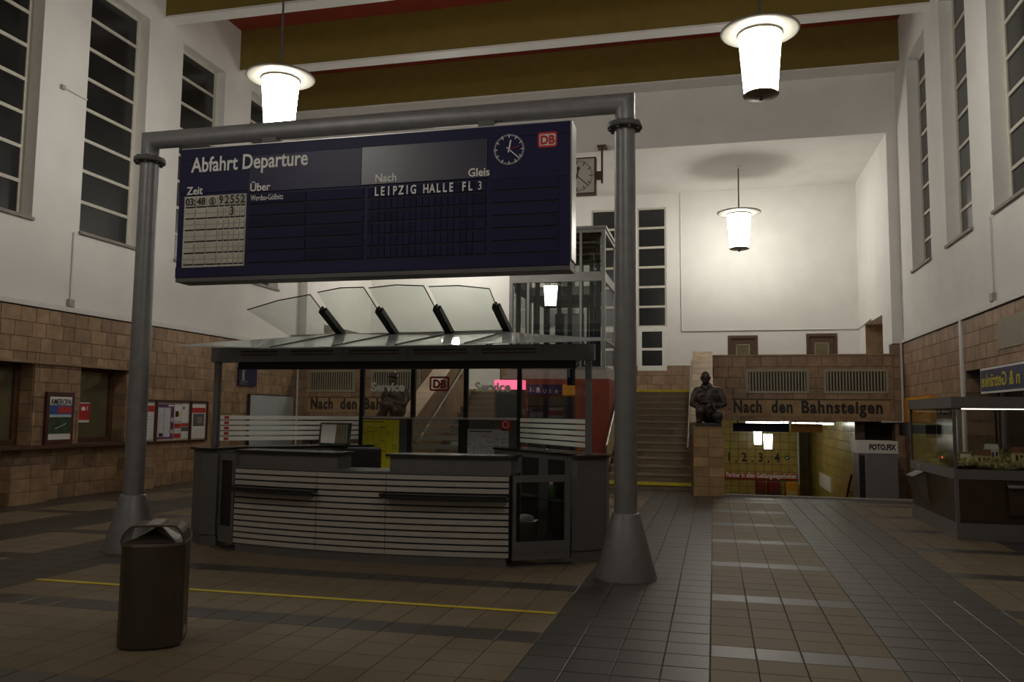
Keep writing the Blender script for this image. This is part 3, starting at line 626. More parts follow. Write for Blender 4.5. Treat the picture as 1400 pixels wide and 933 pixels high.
head = lambda x, y, z, s=1.0: [('e', (x, y, z), (0.083 * s, 0.095 * s, 0.125 * s)), ('e', (x, y - 0.03, z - 0.075 * s), (0.06 * s, 0.062 * s, 0.06 * s)), ('e', (x, y - 0.10 * s, z - 0.02), (0.016, 0.026, 0.034)),
    ('e', (x - 0.035, y - 0.088 * s, z + 0.03), (0.028, 0.02, 0.012)), ('e', (x + 0.035, y - 0.088 * s, z + 0.03), (0.028, 0.02, 0.012)), ('e', (x, y - 0.088 * s, z - 0.075 * s), (0.03, 0.018, 0.011)),
    ('e', (x - 0.085 * s, y + 0.01, z - 0.005), (0.014, 0.024, 0.035)), ('e', (x + 0.085 * s, y + 0.01, z - 0.005), (0.014, 0.024, 0.035)), ('t', [(x, y + 0.02, z - 0.08), (x, y + 0.03, z - 0.2)], [0.062, 0.072])]
def hand(x, y, z, sx):
    r = [('e', (x, y, z), (0.05, 0.035, 0.036))]
    for k in range(4): r.append(('t', [(x + sx * 0.035, y - 0.02, z + 0.03 - k * 0.021), (x + sx * 0.075, y - 0.035, z + 0.022 - k * 0.021), (x + sx * (0.10 - 0.008 * abs(k - 1)), y - 0.02, z + 0.012 - k * 0.02)], [0.0125, 0.0115, 0.0105]))
    r.append(('t', [(x, y - 0.02, z + 0.03), (x + sx * 0.03, y - 0.045, z + 0.055)], [0.014, 0.012])); return r
sit = head(-0.05, -0.05, 0.93, 1.12) + [
    ('t', [(0, 0.06, 0.19), (0, 0.06, 0.30), (0, 0.04, 0.50), (-0.01, 0.04, 0.66)], [0.20, 0.185, 0.19, 0.15]),
    ('e', (-0.01, 0.04, 0.66), (0.27, 0.14, 0.12)), ('e', (-0.01, 0.03, 0.52), (0.25, 0.155, 0.2)), ('e', (-0.03, 0.02, 0.76), (0.12, 0.10, 0.09)),
    ('t', [(-0.22, 0.04, 0.66), (-0.28, 0.0, 0.53), (-0.315, -0.04, 0.39), (-0.22, -0.18, 0.34), (-0.10, -0.25, 0.32)], [0.088, 0.08, 0.07, 0.06, 0.042]),
    ('t', [(0.21, 0.04, 0.66), (0.28, 0.0, 0.53), (0.31, -0.04, 0.39), (0.22, -0.17, 0.35), (0.10, -0.24, 0.37)], [0.088, 0.08, 0.07, 0.06, 0.042]),
    ('t', [(-0.10, 0.05, 0.15), (-0.15, -0.13, 0.22), (-0.16, -0.24, 0.24)], [0.125, 0.11, 0.10]), ('t', [(-0.16, -0.24, 0.24), (-0.17, -0.19, 0.12), (-0.18, -0.13, 0.03)], [0.098, 0.08, 0.065]),
    ('t', [(0.10, 0.05, 0.13), (0.16, -0.13, 0.15), (0.19, -0.24, 0.14)], [0.125, 0.115, 0.105]), ('t', [(0.19, -0.24, 0.14), (0.20, -0.16, 0.07), (0.16, -0.05, 0.03)], [0.10, 0.075, 0.06]),
    ('e', (-0.19, -0.2, 0.03), (0.06, 0.11, 0.045)), ('e', (0.2, -0.2, 0.03), (0.06, 0.11, 0.045)),
    ('t', [(-0.12, -0.07, 0.76), (-0.05, -0.125, 0.69), (0.02, -0.07, 0.76)], [0.03, 0.024, 0.03]), ('t', [(-0.05, -0.115, 0.68), (-0.03, -0.13, 0.46)], [0.012, 0.012]),
    ('e', (-0.1, -0.12, 0.56), (0.07, 0.02, 0.012)), ('e', (0.08, -0.12, 0.56), (0.07, 0.02, 0.012)), ('e', (-0.01, -0.13, 0.42), (0.19, 0.05, 0.022)),
    ('t', [(0.10, -0.25, 0.41), (0.13, -0.28, 0.28)], [0.022, 0.026])] + hand(-0.08, -0.27, 0.32, 1) + hand(0.08, -0.25, 0.37, -1)
statue('bronze_statue', (-0.105, 17.62, 1.40), sit, 'dark bronze statue of a seated bareheaded worker with arms on knees', (0.265, 0.27, 0.075))
hat = head(-0.03, -0.04, 0.87, 1.1) + [('e', (-0.03, -0.02, 0.965), (0.145, 0.155, 0.022)), ('e', (-0.03, -0.01, 1.0), (0.10, 0.11, 0.085)),
    ('t', [(0.06, 0.06, 0.2), (0.05, 0.06, 0.36), (0.02, 0.03, 0.55), (-0.02, 0.03, 0.66)], [0.2, 0.18, 0.185, 0.12]),
    ('e', (0.0, 0.03, 0.60), (0.25, 0.14, 0.12)), ('e', (0.03, 0.03, 0.47), (0.235, 0.155, 0.18)), ('e', (-0.02, 0.02, 0.70), (0.11, 0.1, 0.08)),
    ('t', [(0.23, 0.03, 0.62), (0.30, 0.0, 0.46), (0.26, -0.08, 0.33), (0.10, -0.2, 0.38), (-0.05, -0.24, 0.45)], [0.095, 0.085, 0.078, 0.062, 0.045]),
    ('t', [(-0.20, 0.03, 0.64), (-0.24, -0.05, 0.50), (-0.19, -0.14, 0.40), (-0.16, -0.22, 0.55)], [0.085, 0.075, 0.065, 0.045]),
    ('t', [(0.10, 0.05, 0.20), (0.02, -0.14, 0.30), (-0.08, -0.26, 0.33)], [0.14, 0.125, 0.115]), ('t', [(-0.08, -0.26, 0.33), (-0.15, -0.22, 0.16), (-0.2, -0.18, 0.04)], [0.11, 0.09, 0.07]),
    ('t', [(0.10, 0.05, 0.16), (0.17, -0.14, 0.2), (0.15, -0.25, 0.2)], [0.13, 0.115, 0.105]), ('t', [(0.15, -0.25, 0.2), (0.13, -0.2, 0.05)], [0.10, 0.07]),
    ('e', (-0.25, -0.22, 0.03), (0.12, 0.07, 0.045)), ('e', (0.13, -0.27, 0.03), (0.06, 0.11, 0.045)), ('t', [(-0.14, -0.2, 0.22), (-0.36, -0.1, 0.05)], [0.09, 0.05])] + hand(-0.06, -0.25, 0.46, -1) + hand(-0.155, -0.23, 0.57, 1)
statue('bronze_statue', (mx(-0.105), 17.62, 1.40), hat, 'dark bronze statue of a seated worker wearing a brimmed hat', (0.265, 0.27, 0.075))
# ================================================================== PENDANT LAMPS
def lamp(x, y, zd, ztop, label, group='pendant lamps of the hall'):
    t = thing('pendant_lamp', (x, y, zd), label, 'lamp', group)
    MB().tube([(x, y, zd + 0.02), (x, y, ztop)], 0.02, 8).build('rod', M['steel_dark'], t)
    MB().lathe([(0.001, 0), (0.09, 0), (0.09, -0.03), (0.05, -0.05), (0.001, -0.05)], (x, y, ztop), 20).build('ceiling_rose', M['white'], t)
    MB().lathe([(0.30, 0.0), (0.34, -0.012), (0.56, 0.0), (0.60, 0.022), (0.60, 0.036), (0.55, 0.03), (0.34, 0.016), (0.001, 0.03)], (x, y, zd), 48).build('reflector_disc', M['disc'], t)
    MB().lathe([(0.325, 0.0), (0.325, -0.04), (0.25, -0.97)], (x, y, zd - 0.012), 40).build('shade', M['lamp'], t)
    MB().lathe([(0.34, 0.005), (0.335, -0.035), (0.328, -0.035)], (x, y, zd - 0.01), 40).build('shade_collar', M['cream_metal'], t)
    MB().lathe([(0.001, 0.0), (0.255, 0.0), (0.275, -0.015), (0.26, -0.035), (0.1, -0.055), (0.001, -0.058)], (x, y, zd - 0.98), 36).build('bottom_cap', M['cap'], t)
    MB().lathe([(0.035, 0), (0.03, -0.045), (0.001, -0.055)], (x, y, zd - 1.035), 14).build('finial', M['black'], t)
LZ = 7.58
lamp(-7.43, 12.86, LZ - 0.05, ZCEIL, 'lit conical pendant lamp hanging in front of the left windows')
lamp(0.77, 12.97, LZ, ZCEIL, 'largest lit conical pendant lamp, hanging high right of the departure board')
lamp(0.757, 23.75, 7.32, ZBAY, 'lit conical pendant lamp in the stair bay above the landing doors', 'pendant lamps of the stair bay')
lamp(mx(0.757), 23.75, 7.32, ZBAY, 'lit conical pendant lamp in the stair bay hidden behind the departure board', 'pendant lamps of the stair bay')
lamp(-7.24, 1.16, LZ, ZCEIL, 'lit conical pendant lamp behind the view, mirrored small in the lift tower glass')
lamp(0.77, 1.16, LZ, ZCEIL, 'lit conical pendant lamp overhead out of view on the right of the hall')
# ================================================================== SIGN GANTRY AND DEPARTURE BOARD
GY, GXL, GXR, GZ = 8.42, -6.575, -0.865, 4.86
t = thing('sign_gantry', ((GXL + GXR) / 2, GY, 0), 'grey tubular steel gantry on two conical feet carrying the departure board', 'gantry')
for gx, sgn in ((GXL, 1), (GXR, -1)):
    MB().lathe([(0.115, 0.60), (0.112, 2.0), (0.108, GZ - 0.26)], (gx, GY, 0), 32).build('post', M['gantry'], t)
    MB().lathe([(0.305, 0.0), (0.305, 0.012), (0.14, 0.62), (0.135, 0.635), (0.1, 0.64)], (gx, GY, 0), 40).build('cone_foot', M['gantry'], t)
    zf = GZ - 0.25
    fl = MB().lathe([(0.1, -0.03), (0.175, -0.03), (0.182, -0.022), (0.182, 0.022), (0.175, 0.03), (0.1, 0.03)], (gx, GY, zf), 36).build('flange', M['steel_dark'], t)
    for k in range(8):
        a = 2 * PI * (k + 0.5) / 8; MB().lathe([(0.001, -0.05), (0.014, -0.05), (0.014, 0.045), (0.001, 0.045)], (gx + 0.153 * math.cos(a), GY + 0.153 * math.sin(a), zf), 6, smooth=False).build('bolt', M['steel_dark'], fl)
rp = 0.105
b = MB(); seg = 24; rings = []   # crossbeam with mitred elbows down to the flanges
path = [Vector((GXL, GY, GZ - 0.22)), Vector((GXL, GY, GZ)), Vector((GXR, GY, GZ)), Vector((GXR, GY, GZ - 0.22))]
for i, p in enumerate(path):
    for k in range(seg):
        c, s_ = math.cos(2 * PI * k / seg) * rp, math.sin(2 * PI * k / seg) * rp
        if i >= 2: c = -c
        if i in (0, 3): v = p + Vector((c, s_, 0))
        else: v = p + Vector((c, s_, c if i == 2 else -c))
        rings.append(v)
b.add(rings, [(i * seg + k, i * seg + (k + 1) % seg, (i + 1) * seg + (k + 1) % seg, (i + 1) * seg + k) for i in range(3) for k in range(seg)], 0, True)
b.build('crossbeam', M['gantry'], t)
BX0_, BX1_, BZ0, BZ1, BYF, BYB = -6.03, -1.41, 3.14, 4.675, 8.25, 8.53
t = thing('departure_board', ((BX0_ + BX1_) / 2, (BYF + BYB) / 2, BZ0), 'long navy split-flap departure board headed Abfahrt Departure', 'departure board')
BD = t; BF = BYF
b = MB(); b.box((BX0_, BF + 0.012, BZ0), (BX1_, BYB, BZ1 - 0.02)); b.build('housing', M['navy'], t)
b = MB(); b.box((BX0_ - 0.005, BF + 0.03, BZ1 - 0.02), (BX1_ + 0.012, BYB + 0.02, BZ1)); b.box((BX1_, BF + 0.03, BZ0 + 0.06), (BX1_ + 0.012, BYB + 0.02, BZ1 - 0.02)); b.build('side_trim', M['alu'], t)
b = MB(); b.prism([(BX0_, BF + 0.012), (BX1_, BF + 0.012), (BX1_ - 0.0, BYB), (BX0_, BYB)], BZ0 - 0.05, BZ0); b.build('bottom_tray', M['steel_dark'], t)
for hx in (-4.95, -2.35):
    b = MB(); b.box((hx - 0.09, GY - 0.06, BZ1), (hx + 0.09, GY + 0.06, GZ - 0.09)); b.build('hanger', M['steel_dark'], t)
# board face is measured as a grid: pixel -> point on the face
def bp(px, py): return ony(px, py, BF)
def face_box(name, x0, x1, z0, z1, m, y0=0.0, y1=0.012, parent=None):
    b = MB(); b.box((x0, BF + y0, z0), (x1, BF + y1, z1)); return b.build(name, m, parent or BD)
xz = lambda px, py: (bp(px, py).x, bp(px, py).z)
xa, _ = xz(495, 200); xb, _ = xz(667, 190); xm = -5.72
ztop, zmid = BZ1 - 0.15, 4.10
face_box('border_panel', BX0_, BX1_, ztop + 0.003, BZ1 - 0.02, M['navy']); face_box('border_panel', BX0_, BX1_, BZ0, BZ0 + 0.12, M['navy'])
x3 = xz(339, 260)[0]; z_z1 = xz(296, 265)[1]; xfl0 = xz(250, 300)[0]
face_box('cover_panel', xa + 0.005, xb - 0.003, zmid + 0.004, ztop, M['navy_cover'], -0.006)
face_box('cover_panel', x3 + 0.005, xa - 0.003, zmid - 0.0, ztop, M['navy_satin'], -0.001)
face_box('cover_panel', BX0_, x3, z_z1 + 0.02, ztop, M['navy'], 0.002); face_box('cover_panel', xb, BX1_, zmid - 0.02, ztop, M['navy'], 0.002)
# time column: cream flaps, six rows of three wide and five narrow ones
zt0, zt1 = 4.075, 3.265; ZROW = [zt0 - (zt0 - zt1) * k / 6 for k in range(7)]
tc0, tc1 = xfl0 + 0.015, x3 - 0.015
face_box('time_field', tc0, tc1, zt1 - 0.012, zt0 + 0.012, M['flap_white'], -0.004)
wfr = [0.02, 0.195, 0.375, 0.56, 0.655, 0.745, 0.83, 0.915, 0.995]
tf = [tc0 + (tc1 - tc0) * q for q in wfr]
for r in range(6):
    for k in range(8):
        o = face_box('flap', tf[k] + 0.008, tf[k + 1] - 0.006, ZROW[r + 1] + 0.026, ZROW[r] - 0.008, M['flap_white'], -0.014, -0.003)
        face_box('flap_slot', tf[k] + 0.006, tf[k + 1] - 0.006, ZROW[r + 1] + 0.010, ZROW[r + 1] + 0.022, M['flap_line'], -0.007, -0.003, o)
        zc = (ZROW[r + 1] + 0.026 + ZROW[r] - 0.008) / 2
        if r: face_box('flap_hinge', tf[k] + 0.008, tf[k + 1] - 0.006, zc - 0.003, zc + 0.003, M['sill'], -0.0155, -0.013, o)
def flap_text(s, k, r, size=0.118, xs=0.92, dx=0.5):
    text('flap_character', s, size, (tf[k] + (tf[k + 1] - tf[k]) * dx, BF - 0.017, ZROW[r + 1] + 0.040), M['black_text'], BD, align='CENTER', xs=xs, bold=0.003)
flap_text('03:', 0, 0, dx=0.53); flap_text('48', 1, 0)
for k, ch in enumerate('92552'): flap_text(ch, 3 + k, 0, 0.135, 0.78)
flap_text('3', 5, 1, 0.135, 0.78)
cx_, cz_ = (tf[2] + tf[3]) / 2, (ZROW[0] + ZROW[1]) / 2 + 0.008; b = MB()
ringp = [(0.058, 0.006), (0.058, -0.0), (0.07, -0.0), (0.07, 0.006)]
for k in range(24):
    a0_, a1_ = 2 * PI * k / 24, 2 * PI * (k + 1) / 24
    b.add([(cx_ + r_ * math.cos(a_), BF - 0.018, cz_ + r_ * math.sin(a_)) for r_, a_ in ((0.036, a0_), (0.046, a0_), (0.046, a1_), (0.036, a1_))], [(0, 1, 2, 3)])
b.build('s_bahn_ring', M['green_dark'], BD); text('flap_character', 'S', 0.075, (cx_, BF - 0.018, cz_ - 0.026), M['green_dark'], BD, align='CENTER', bold=0.004)
# via columns, platform columns, right text column: navy flap rows
def flap_rows(x0, x1, zr, name='flap_row', n=1, inset=0.006):
    for r in range(len(zr) - 1):
        for k in range(n):
            a, c = x0 + (x1 - x0) * k / n, x0 + (x1 - x0) * (k + 1) / n
            o = face_box(name, a + inset, c - inset, zr[r + 1] + 0.022, zr[r] - 0.008, M['flap_navy'], -0.004)
            face_box('flap_slot', a + inset, c - inset, zr[r + 1] + 0.002, zr[r + 1] + 0.016, M['flap_line'], 0.004, 0.012, o)
face_box('flap_field', x3, BX1_, BZ0 + 0.12, zmid - 0.02, M['navy'], 0.006)
xu = xz(418, 300)[0]; xn0 = xz(501, 300)[0]; xn1 = xz(510, 300)[0]; xn2 = xz(647, 300)[0]; xg1 = xz(667, 300)[0]; xr0 = xz(671, 300)[0]; xr1 = xz(764, 300)[0]
flap_rows(x3 + 0.02, xu, ZROW); flap_rows(xu, xn0 - 0.03, ZROW); flap_rows(xn0 + 0.005, xn1 - 0.005, ZROW, 'flap'); flap_rows(xn1, xn2, ZROW, 'flap', 16, 0.004)
flap_rows(xn2, xg1 - 0.02, ZROW, 'flap'); flap_rows(xr0, xr1, ZROW)
W_ = M['white_text']
p = xz(262, 236); text('lettering', 'Abfahrt Departure', 0.245, (p[0], BF - 0.004, p[1]), W_, BD, xs=(xz(427, 226)[0] - p[0]) / 1.93, bold=0.004)
for s_, px, py, sz, m_ in (('Zeit', 256, 267, 0.13, W_), ('Über', 342, 262, 0.13, W_), ('Nach', 513, 249.5, 0.125, W_), ('Gleis', 640, 242, 0.125, W_)):
    p = xz(px, py); text('lettering', s_, sz, (p[0], BF - 0.009, p[1]), m_, BD, xs=0.95, bold=0.002)
p = xz(343, 275); text('lettering', 'Werdau-Gößnitz', 0.095, (p[0], BF - 0.007, p[1]), M['white_text'], BD, fitw=0.41)
for k, ch in enumerate('LEIPZIG HALLE FL'):
    if ch != ' ': text('flap_character', ch, 0.137, (xn1 + (xn2 - xn1) * (k + 0.5) / 16, BF - 0.007, ZROW[1] + 0.033), W_, BD, align='CENTER', xs=0.70, bold=0.003)
text('flap_character', '3', 0.13, ((xn2 + xg1 - 0.02) / 2, BF - 0.007, ZROW[1] + 0.036), W_, BD, align='CENTER', xs=0.8)
def clock_face(c, R, yf, m_tick, m_hand, parent, hour, minute, tick_l, sec=None):
    b = MB()
    for k in range(60):
        a = 2 * PI * k / 60; l = tick_l * (1.6 if k % 5 == 0 else 0.8); w_ = R * (0.03 if k % 5 == 0 else 0.016)
        d = Vector((math.sin(a), 0, math.cos(a))); s_ = Vector((math.cos(a), 0, -math.sin(a)))
        b.obox(Vector((c[0], yf, c[1])) + d * (R - l / 2), d * l / 2, s_ * w_, (0, 0.001, 0))
    b.build('minute_marks', m_tick, parent)
    for nm, ang, l, w_ in (('hour_hand', (hour + minute / 60) / 12, 0.62, 0.045), ('minute_hand', minute / 60, 0.92, 0.03)):
        a = 2 * PI * ang; d = Vector((math.sin(a), 0, math.cos(a))); s_ = Vector((math.cos(a), 0, -math.sin(a)))
        b = MB(); b.obox(Vector((c[0], yf - 0.004, c[1])) + d * R * (l / 2 - 0.1), d * R * (l / 2 + 0.1), s_ * R * w_, (0, 0.001, 0))
        if nm == 'hour_hand' and sec is None: b.obox(Vector((c[0], yf - 0.0042, c[1])) + d * R * (l - 0.15), d * R * 0.09, s_ * R * 0.09, (0, 0.001, 0))
        b.build(nm, m_hand, parent)
    if sec is not None:
        a = 2 * PI * sec / 60; d = Vector((math.sin(a), 0, math.cos(a))); s_ = Vector((math.cos(a), 0, -math.sin(a)))
        b = MB(); b.obox(Vector((c[0], yf - 0.007, c[1])) + d * R * 0.3, d * R * 0.42, s_ * R * 0.02, (0, 0.001, 0)); b.build('second_hand', M['red_print'], parent)
p = xz(696, 204.5); ck = face_box('clock_plate', p[0] - 0.14, p[0] + 0.14, p[1] - 0.14, p[1] + 0.14, M['navy'], 0.0); clock_face(p, 0.165, BF - 0.003, W_, W_, ck, 0, 22, 0.024, sec=13)
def db_logo(c, w_, h_, y0, parent, mirror=False, xd=Vector((1, 0, 0)), back=True):
    """red rounded frame with DB lettering on white, facing -Y"""
    def rr(w1, h1, r, yy):
        P = []
        for cx, cz, a0 in ((w1 / 2 - r, h1 / 2 - r, 0), (-w1 / 2 + r, h1 / 2 - r, 90), (-w1 / 2 + r, -h1 / 2 + r, 180), (w1 / 2 - r, -h1 / 2 + r, 270)):
            for k in range(5): a = math.radians(a0 + k * 22.5); P.append((c[0] + cx + r * math.cos(a), yy, c[1] + cz + r * math.sin(a)))
        return P
    o_ = rr(w_, h_, h_ * 0.16, y0); i_ = rr(w_ * 0.83, h_ * 0.74, h_ * 0.08, y0); n = len(o_)
    b = MB(); b.add(o_ + i_, [(k, (k + 1) % n, n + (k + 1) % n, n + k) for k in range(n)]); f = b.build('logo_frame', M['db_red'], parent)
    if back:
        b = MB(); b.add(rr(w_ * 0.86, h_ * 0.80, h_ * 0.08, y0 + 0.001), [list(range(n))]); b.build('logo_field', M['white'], parent)
    text('logo_letters', 'DB', h_ * 0.78, (c[0], y0 - 0.001, c[1] - h_ * 0.275), M['db_red'], parent, align='CENTER', xs=0.92, bold=h_ * 0.034, depth=0.001)
p = xz(748.5, 191); db_logo(p, 0.205, 0.165, BF - 0.002, BD)
# ================================================================== HALL CLOCK on the end wall header
CY = 21.25; p = ony(789, 241, CY); hs = 0.50
t = thing('station_clock', (p.x, CY, p.z - hs), 'square white station clock on a bracket half behind the departure board', 'clock')
b = MB(); b.box((p.x - hs, CY, p.z - hs), (p.x + hs, CY + 0.22, p.z + hs)); b.build('case', M['wood_dark'], t)
b = MB(); b.box((p.x - hs + 0.045, CY - 0.012, p.z - hs + 0.045), (p.x + hs - 0.045, CY - 0.001, p.z + hs - 0.045)); fc = b.build('dial', M['flap_white'], t)
clock_face((p.x, p.z), 0.43, CY - 0.014, M['black_text'], M['black_text'], fc, 0, 22, 0.07)
b = MB(); b.box((p.x + hs, CY + 0.06, p.z - 0.1), (p.x + hs + 0.14, CY + 0.16, p.z + 0.12)); b.tube([(p.x + hs + 0.15, CY + 0.11, p.z - 0.2), (p.x + hs + 0.15, CY + 0.11, ZBAY + 0.06)], 0.028, 10)
b.box((p.x + hs + 0.03, CY + 0.03, ZBAY + 0.03), (p.x + hs + 0.27, CY + 0.36, ZBAY + 0.08)); b.build('bracket', M['wood_dark'], t)
# ================================================================== SERVICE KIOSK
KC = -3.75
def kx(x): return 2 * KC - x
def yf(x): return 8.47 + 0.065 * (x + 3.5) ** 2
def arc(b, x0, x1, o0, o1, z0, z1, n=10, mi=0):
    xs = [x0 + (x1 - x0) * k / n for k in range(n + 1)]
    return b.prism([(x, yf(x) + o0) for x in xs] + [(x, yf(x) + o1) for x in reversed(xs)], z0, z1, mi)
CX0, CX1 = -5.43, -2.11
t = thing('service_counter', (KC, 8.75, 0), 'curved grey service counter with horizontal slat front and two raised desk tops', 'counter')
arc(MB(), CX0 + 0.03, CX1 - 0.03, 0.0, 0.5, 0.0, 0.10).build('plinth', M['kiosk_grey'], t)
arc(MB(), CX0, CX1, 0.004, 0.50, 0.10, 0.955).build('body', M['black'], t)
pan = [(CX0, -4.285), (-4.285, -3.45), (-3.45, CX1)]
for a, c in pan:
    for k in range(13):
        z = 0.10 + k * 0.0665; arc(MB(), a + 0.004, c - 0.004, -0.016, 0.006, z, z + 0.047, 6).build('slat', M['slat'], t)
arc(MB(), CX0 - 0.01, CX1 + 0.01, -0.02, 0.52, 0.955, 0.975).build('desk_top', M['kiosk_grey'], t)
for a, c, sl in ((-5.44, -4.06, 0), (-3.45, -2.10, 1)):
    rs = arc(MB(), a + 0.01, c - 0.01, 0.06, 0.42, 0.975, 1.135, 8).build('riser', M['kiosk_grey'], t)
    arc(MB(), a - 0.03, c + 0.02, 0.02, 0.46, 1.135, 1.162, 8).build('riser_top', M['blacktop'], rs)
for a, c in ((-5.50, -4.27), (-3.47, -2.10)):
    sh = arc(MB(), a, c, -0.17, -0.016, 0.735, 0.752, 8).build('bag_shelf', M['blacktop'], t)
    arc(MB(), a + 0.01, c - 0.01, -0.165, -0.145, 0.70, 0.735, 8).build('shelf_lip', M['black'], sh)
def side_cabinet(mir, label):
    f = (lambda P: [(kx(x), y) for x, y in P]) if mir else (lambda P: P)
    P = f([(-6.33, 9.2), (-6.05, 8.95), (-5.80, 8.9), (-5.80, 9.34), (-4.64, 10.80), (-5.0, 11.16), (-6.33, 9.5)])
    if mir: P = [(-1.17, 9.28), (-1.45, 9.04), (-1.515, 9.03), (-1.515, 9.32), (-2.86, 10.80), (-2.5, 11.16), (-1.17, 9.55)]
    cx = -5.7 if not mir else kx(-5.7)
    t = thing('side_cabinet', (cx, 9.9, 0), label, 'cabinet', 'side cabinets of the kiosk')
    def grow(P, d):
        c = sum((Vector(p) for p in P), Vector((0, 0))) / len(P); return [tuple(Vector(p) + (Vector(p) - c).normalized() * d) for p in P]
    MB().prism(grow(P, -0.02), 0.0, 0.13).build('plinth', M['kiosk_grey'], t)
    MB().prism(P, 0.135, 1.135).build('carcass', M['kiosk_grey'], t)
    MB().prism(grow(P, 0.045), 1.135, 1.165).build('worktop', M['blacktop'], t)
    for s0, s1 in ((0.12, 0.30), (0.42, 0.62)):   # flat black sheets painting the shade inside the inner shelf niches
        a = Vector((-5.80, 9.34, 0)); d = Vector((1.16, 1.46, 0)); n = Vector((0.783, -0.622, 0)); p0, p1 = a + d * s0, a + d * s1
        if mir:
            a = Vector((-1.515, 9.32, 0)); d = Vector((-1.345, 1.48, 0)); n = Vector((-0.74, -0.673, 0)); p0, p1 = a + d * s0, a + d * s1
        b = MB(); b.slab([p0 + n * 0.004 + Vector((0, 0, 0.2)), p1 + n * 0.004 + Vector((0, 0, 0.2)), p1 + n * 0.004 + Vector((0, 0, 1.08)), p0 + n * 0.004 + Vector((0, 0, 1.08))], 0.006); nn = b.build('niche_shade', M['black'], t)
        b = MB(); b.slab([p0, p1, p1 + n * 0.13, p0 + n * 0.13], 0.02)
        b.v = [(v[0], v[1], v[2] + 0.62) for v in b.v]; b.build('niche_shelf', M['kiosk_grey'], nn)
    return t
side_cabinet(False, 'angled anthracite side cabinet at the left end of the service kiosk')
side_cabinet(True, 'angled anthracite side cabinet at the right end of the service kiosk')
def gate(p0, p1, zt, gl, label):
    p0, p1 = Vector(p0), Vector(p1); d = (p1 - p0); mid = (p0 + p1) / 2
    t = thing('kiosk_gate', (mid.x, mid.y, 0), label, 'gate'); e = d.normalized(); z = Vector((0, 0, 1))
    b = MB(); b.bar(p0 + z * (zt - 0.035), p1 + z * (zt - 0.035), 0.04, 0.07); b.bar(p0 + z * 0.20, p1 + z * 0.20, 0.04, 0.12); b.bar(p0 + z * 0.12, p1 + z * 0.12, 0.03, 0.10)
    b.bar(p0 + e * 0.02 + z * 0.26, p0 + e * 0.02 + z * (zt - 0.07), 0.04, 0.04, up=e); b.bar(p1 - e * 0.03 + z * 0.26, p1 - e * 0.03 + z * (zt - 0.07), 0.04, 0.06, up=e); b.build('frame', M['kiosk_grey'], t)
    b = MB(); b.slab([p0 + e * 0.04 + z * 0.26, p1 - e * 0.06 + z * 0.26, p1 - e * 0.06 + z * (zt - 0.07), p0 + e * 0.04 + z * (zt - 0.07)], 0.008); b.build('pane' if gl else 'panel', M['door_glass'] if gl else M['black'], t)
    n = Vector((e.y, -e.x, 0)); b = MB(); b.bar(p0 + n * 0.03 + z * 0.012 - e * 0.02, p1 + n * 0.03 + z * 0.012 + e * 0.04, 0.13, 0.024); b.build('threshold', M['steel'], t)
gate((-2.085, 8.63, 0), (-1.53, 8.97, 0), 0.955, True, 'low glass gate with grey frame at the right of the service counter')
gate((-5.765, 8.93, 0), (-5.445, 8.74, 0), 1.10, False, 'narrow dark gate at the left of the service counter')
# canopy frame, rear glazing and folded glass roof
PXL, PXR, PY, KY = -6.17, -1.385, 9.40, 11.0
MUL = [-4.88, -4.105, -3.33, -2.57]
t = thing('kiosk_canopy', (KC, 10.0, 1.165), 'dark steel kiosk frame with rear glazing and folded glass roof', 'kiosk'); KT = t
for px_ in (PXL, PXR):
    b = MB(); b.bbox((px_ - 0.035, PY - 0.035, 1.165), (px_ + 0.035, PY + 0.035, 2.24), 0.005); b.build('post', M['steel_dark'], t)
b = MB(); b.box((PXL - 0.07, PY - 0.06, 2.235), (PXR + 0.07, PY + 0.06, 2.42)); fa = b.build('front_beam', M['steel_dark'], t)
for a, c in ((333, 383), (401, 459), (480, 548), (568, 640), (661, 734)):
    for z_, m_ in ((2.365, 'black'), (2.325, 'wood_frame')):
        xa_, xc_ = ony(a, 484, PY).x, ony(c, 484, PY).x; b = MB(); b.box((xa_, PY - 0.065, z_ - 0.010), (xc_, PY - 0.058, z_ + 0.010)); b.build('light_slot', M[m_], fa)
for s_ in (391, 470, 558, 651): 
    xs_ = ony(s_, 484, PY).x; b = MB(); b.box((xs_ - 0.012, PY - 0.064, 2.24), (xs_ + 0.012, PY - 0.058, 2.41)); b.build('beam_joint', M['kiosk_grey'], fa)
b = MB(); b.box((-5.95, PY + 0.1, 2.15), (-1.55, PY + 0.2, 2.30)); b.build('shutter_track', M['black'], t)
b = MB(); b.bar((PXL, PY, 2.33), (MUL[0], KY, 2.36), 0.06, 0.16); b.bar((PXR, PY, 2.33), (MUL[3], KY, 2.36), 0.06, 0.16); b.build('side_beam', M['steel_dark'], t)
b = MB(); b.box((MUL[0] - 0.03, KY - 0.05, 2.30), (MUL[3] + 0.03, KY + 0.05, 2.44)); b.build('rear_beam', M['steel_dark'], t)
for i, x in enumerate(MUL):
    b = MB(); b.box((x - 0.03, KY - 0.03, 0.0 if i in (0, 3) else 1.545), (x + 0.03, KY + 0.03, 2.30)); b.build('mullion', M['black'], t)
for i in range(3):
    b = MB(); b.box((MUL[i] + 0.03, KY - 0.004, 1.56), (MUL[i + 1] - 0.03, KY + 0.004, 2.30)); g_ = b.build('rear_pane', M['glass'], t)
    if i in (0, 2): text('lettering', 'Service', 0.175, ((MUL[i] + MUL[i + 1]) / 2 + 0.0, KY - 0.008, 1.92), M['film'], g_, align='CENTER', bold=0.007, depth=0.001)
    else: 
        c_ = ony(601, 525, KY); db_logo((c_.x, c_.z), 0.29, 0.205, KY - 0.008, g_, back=False)
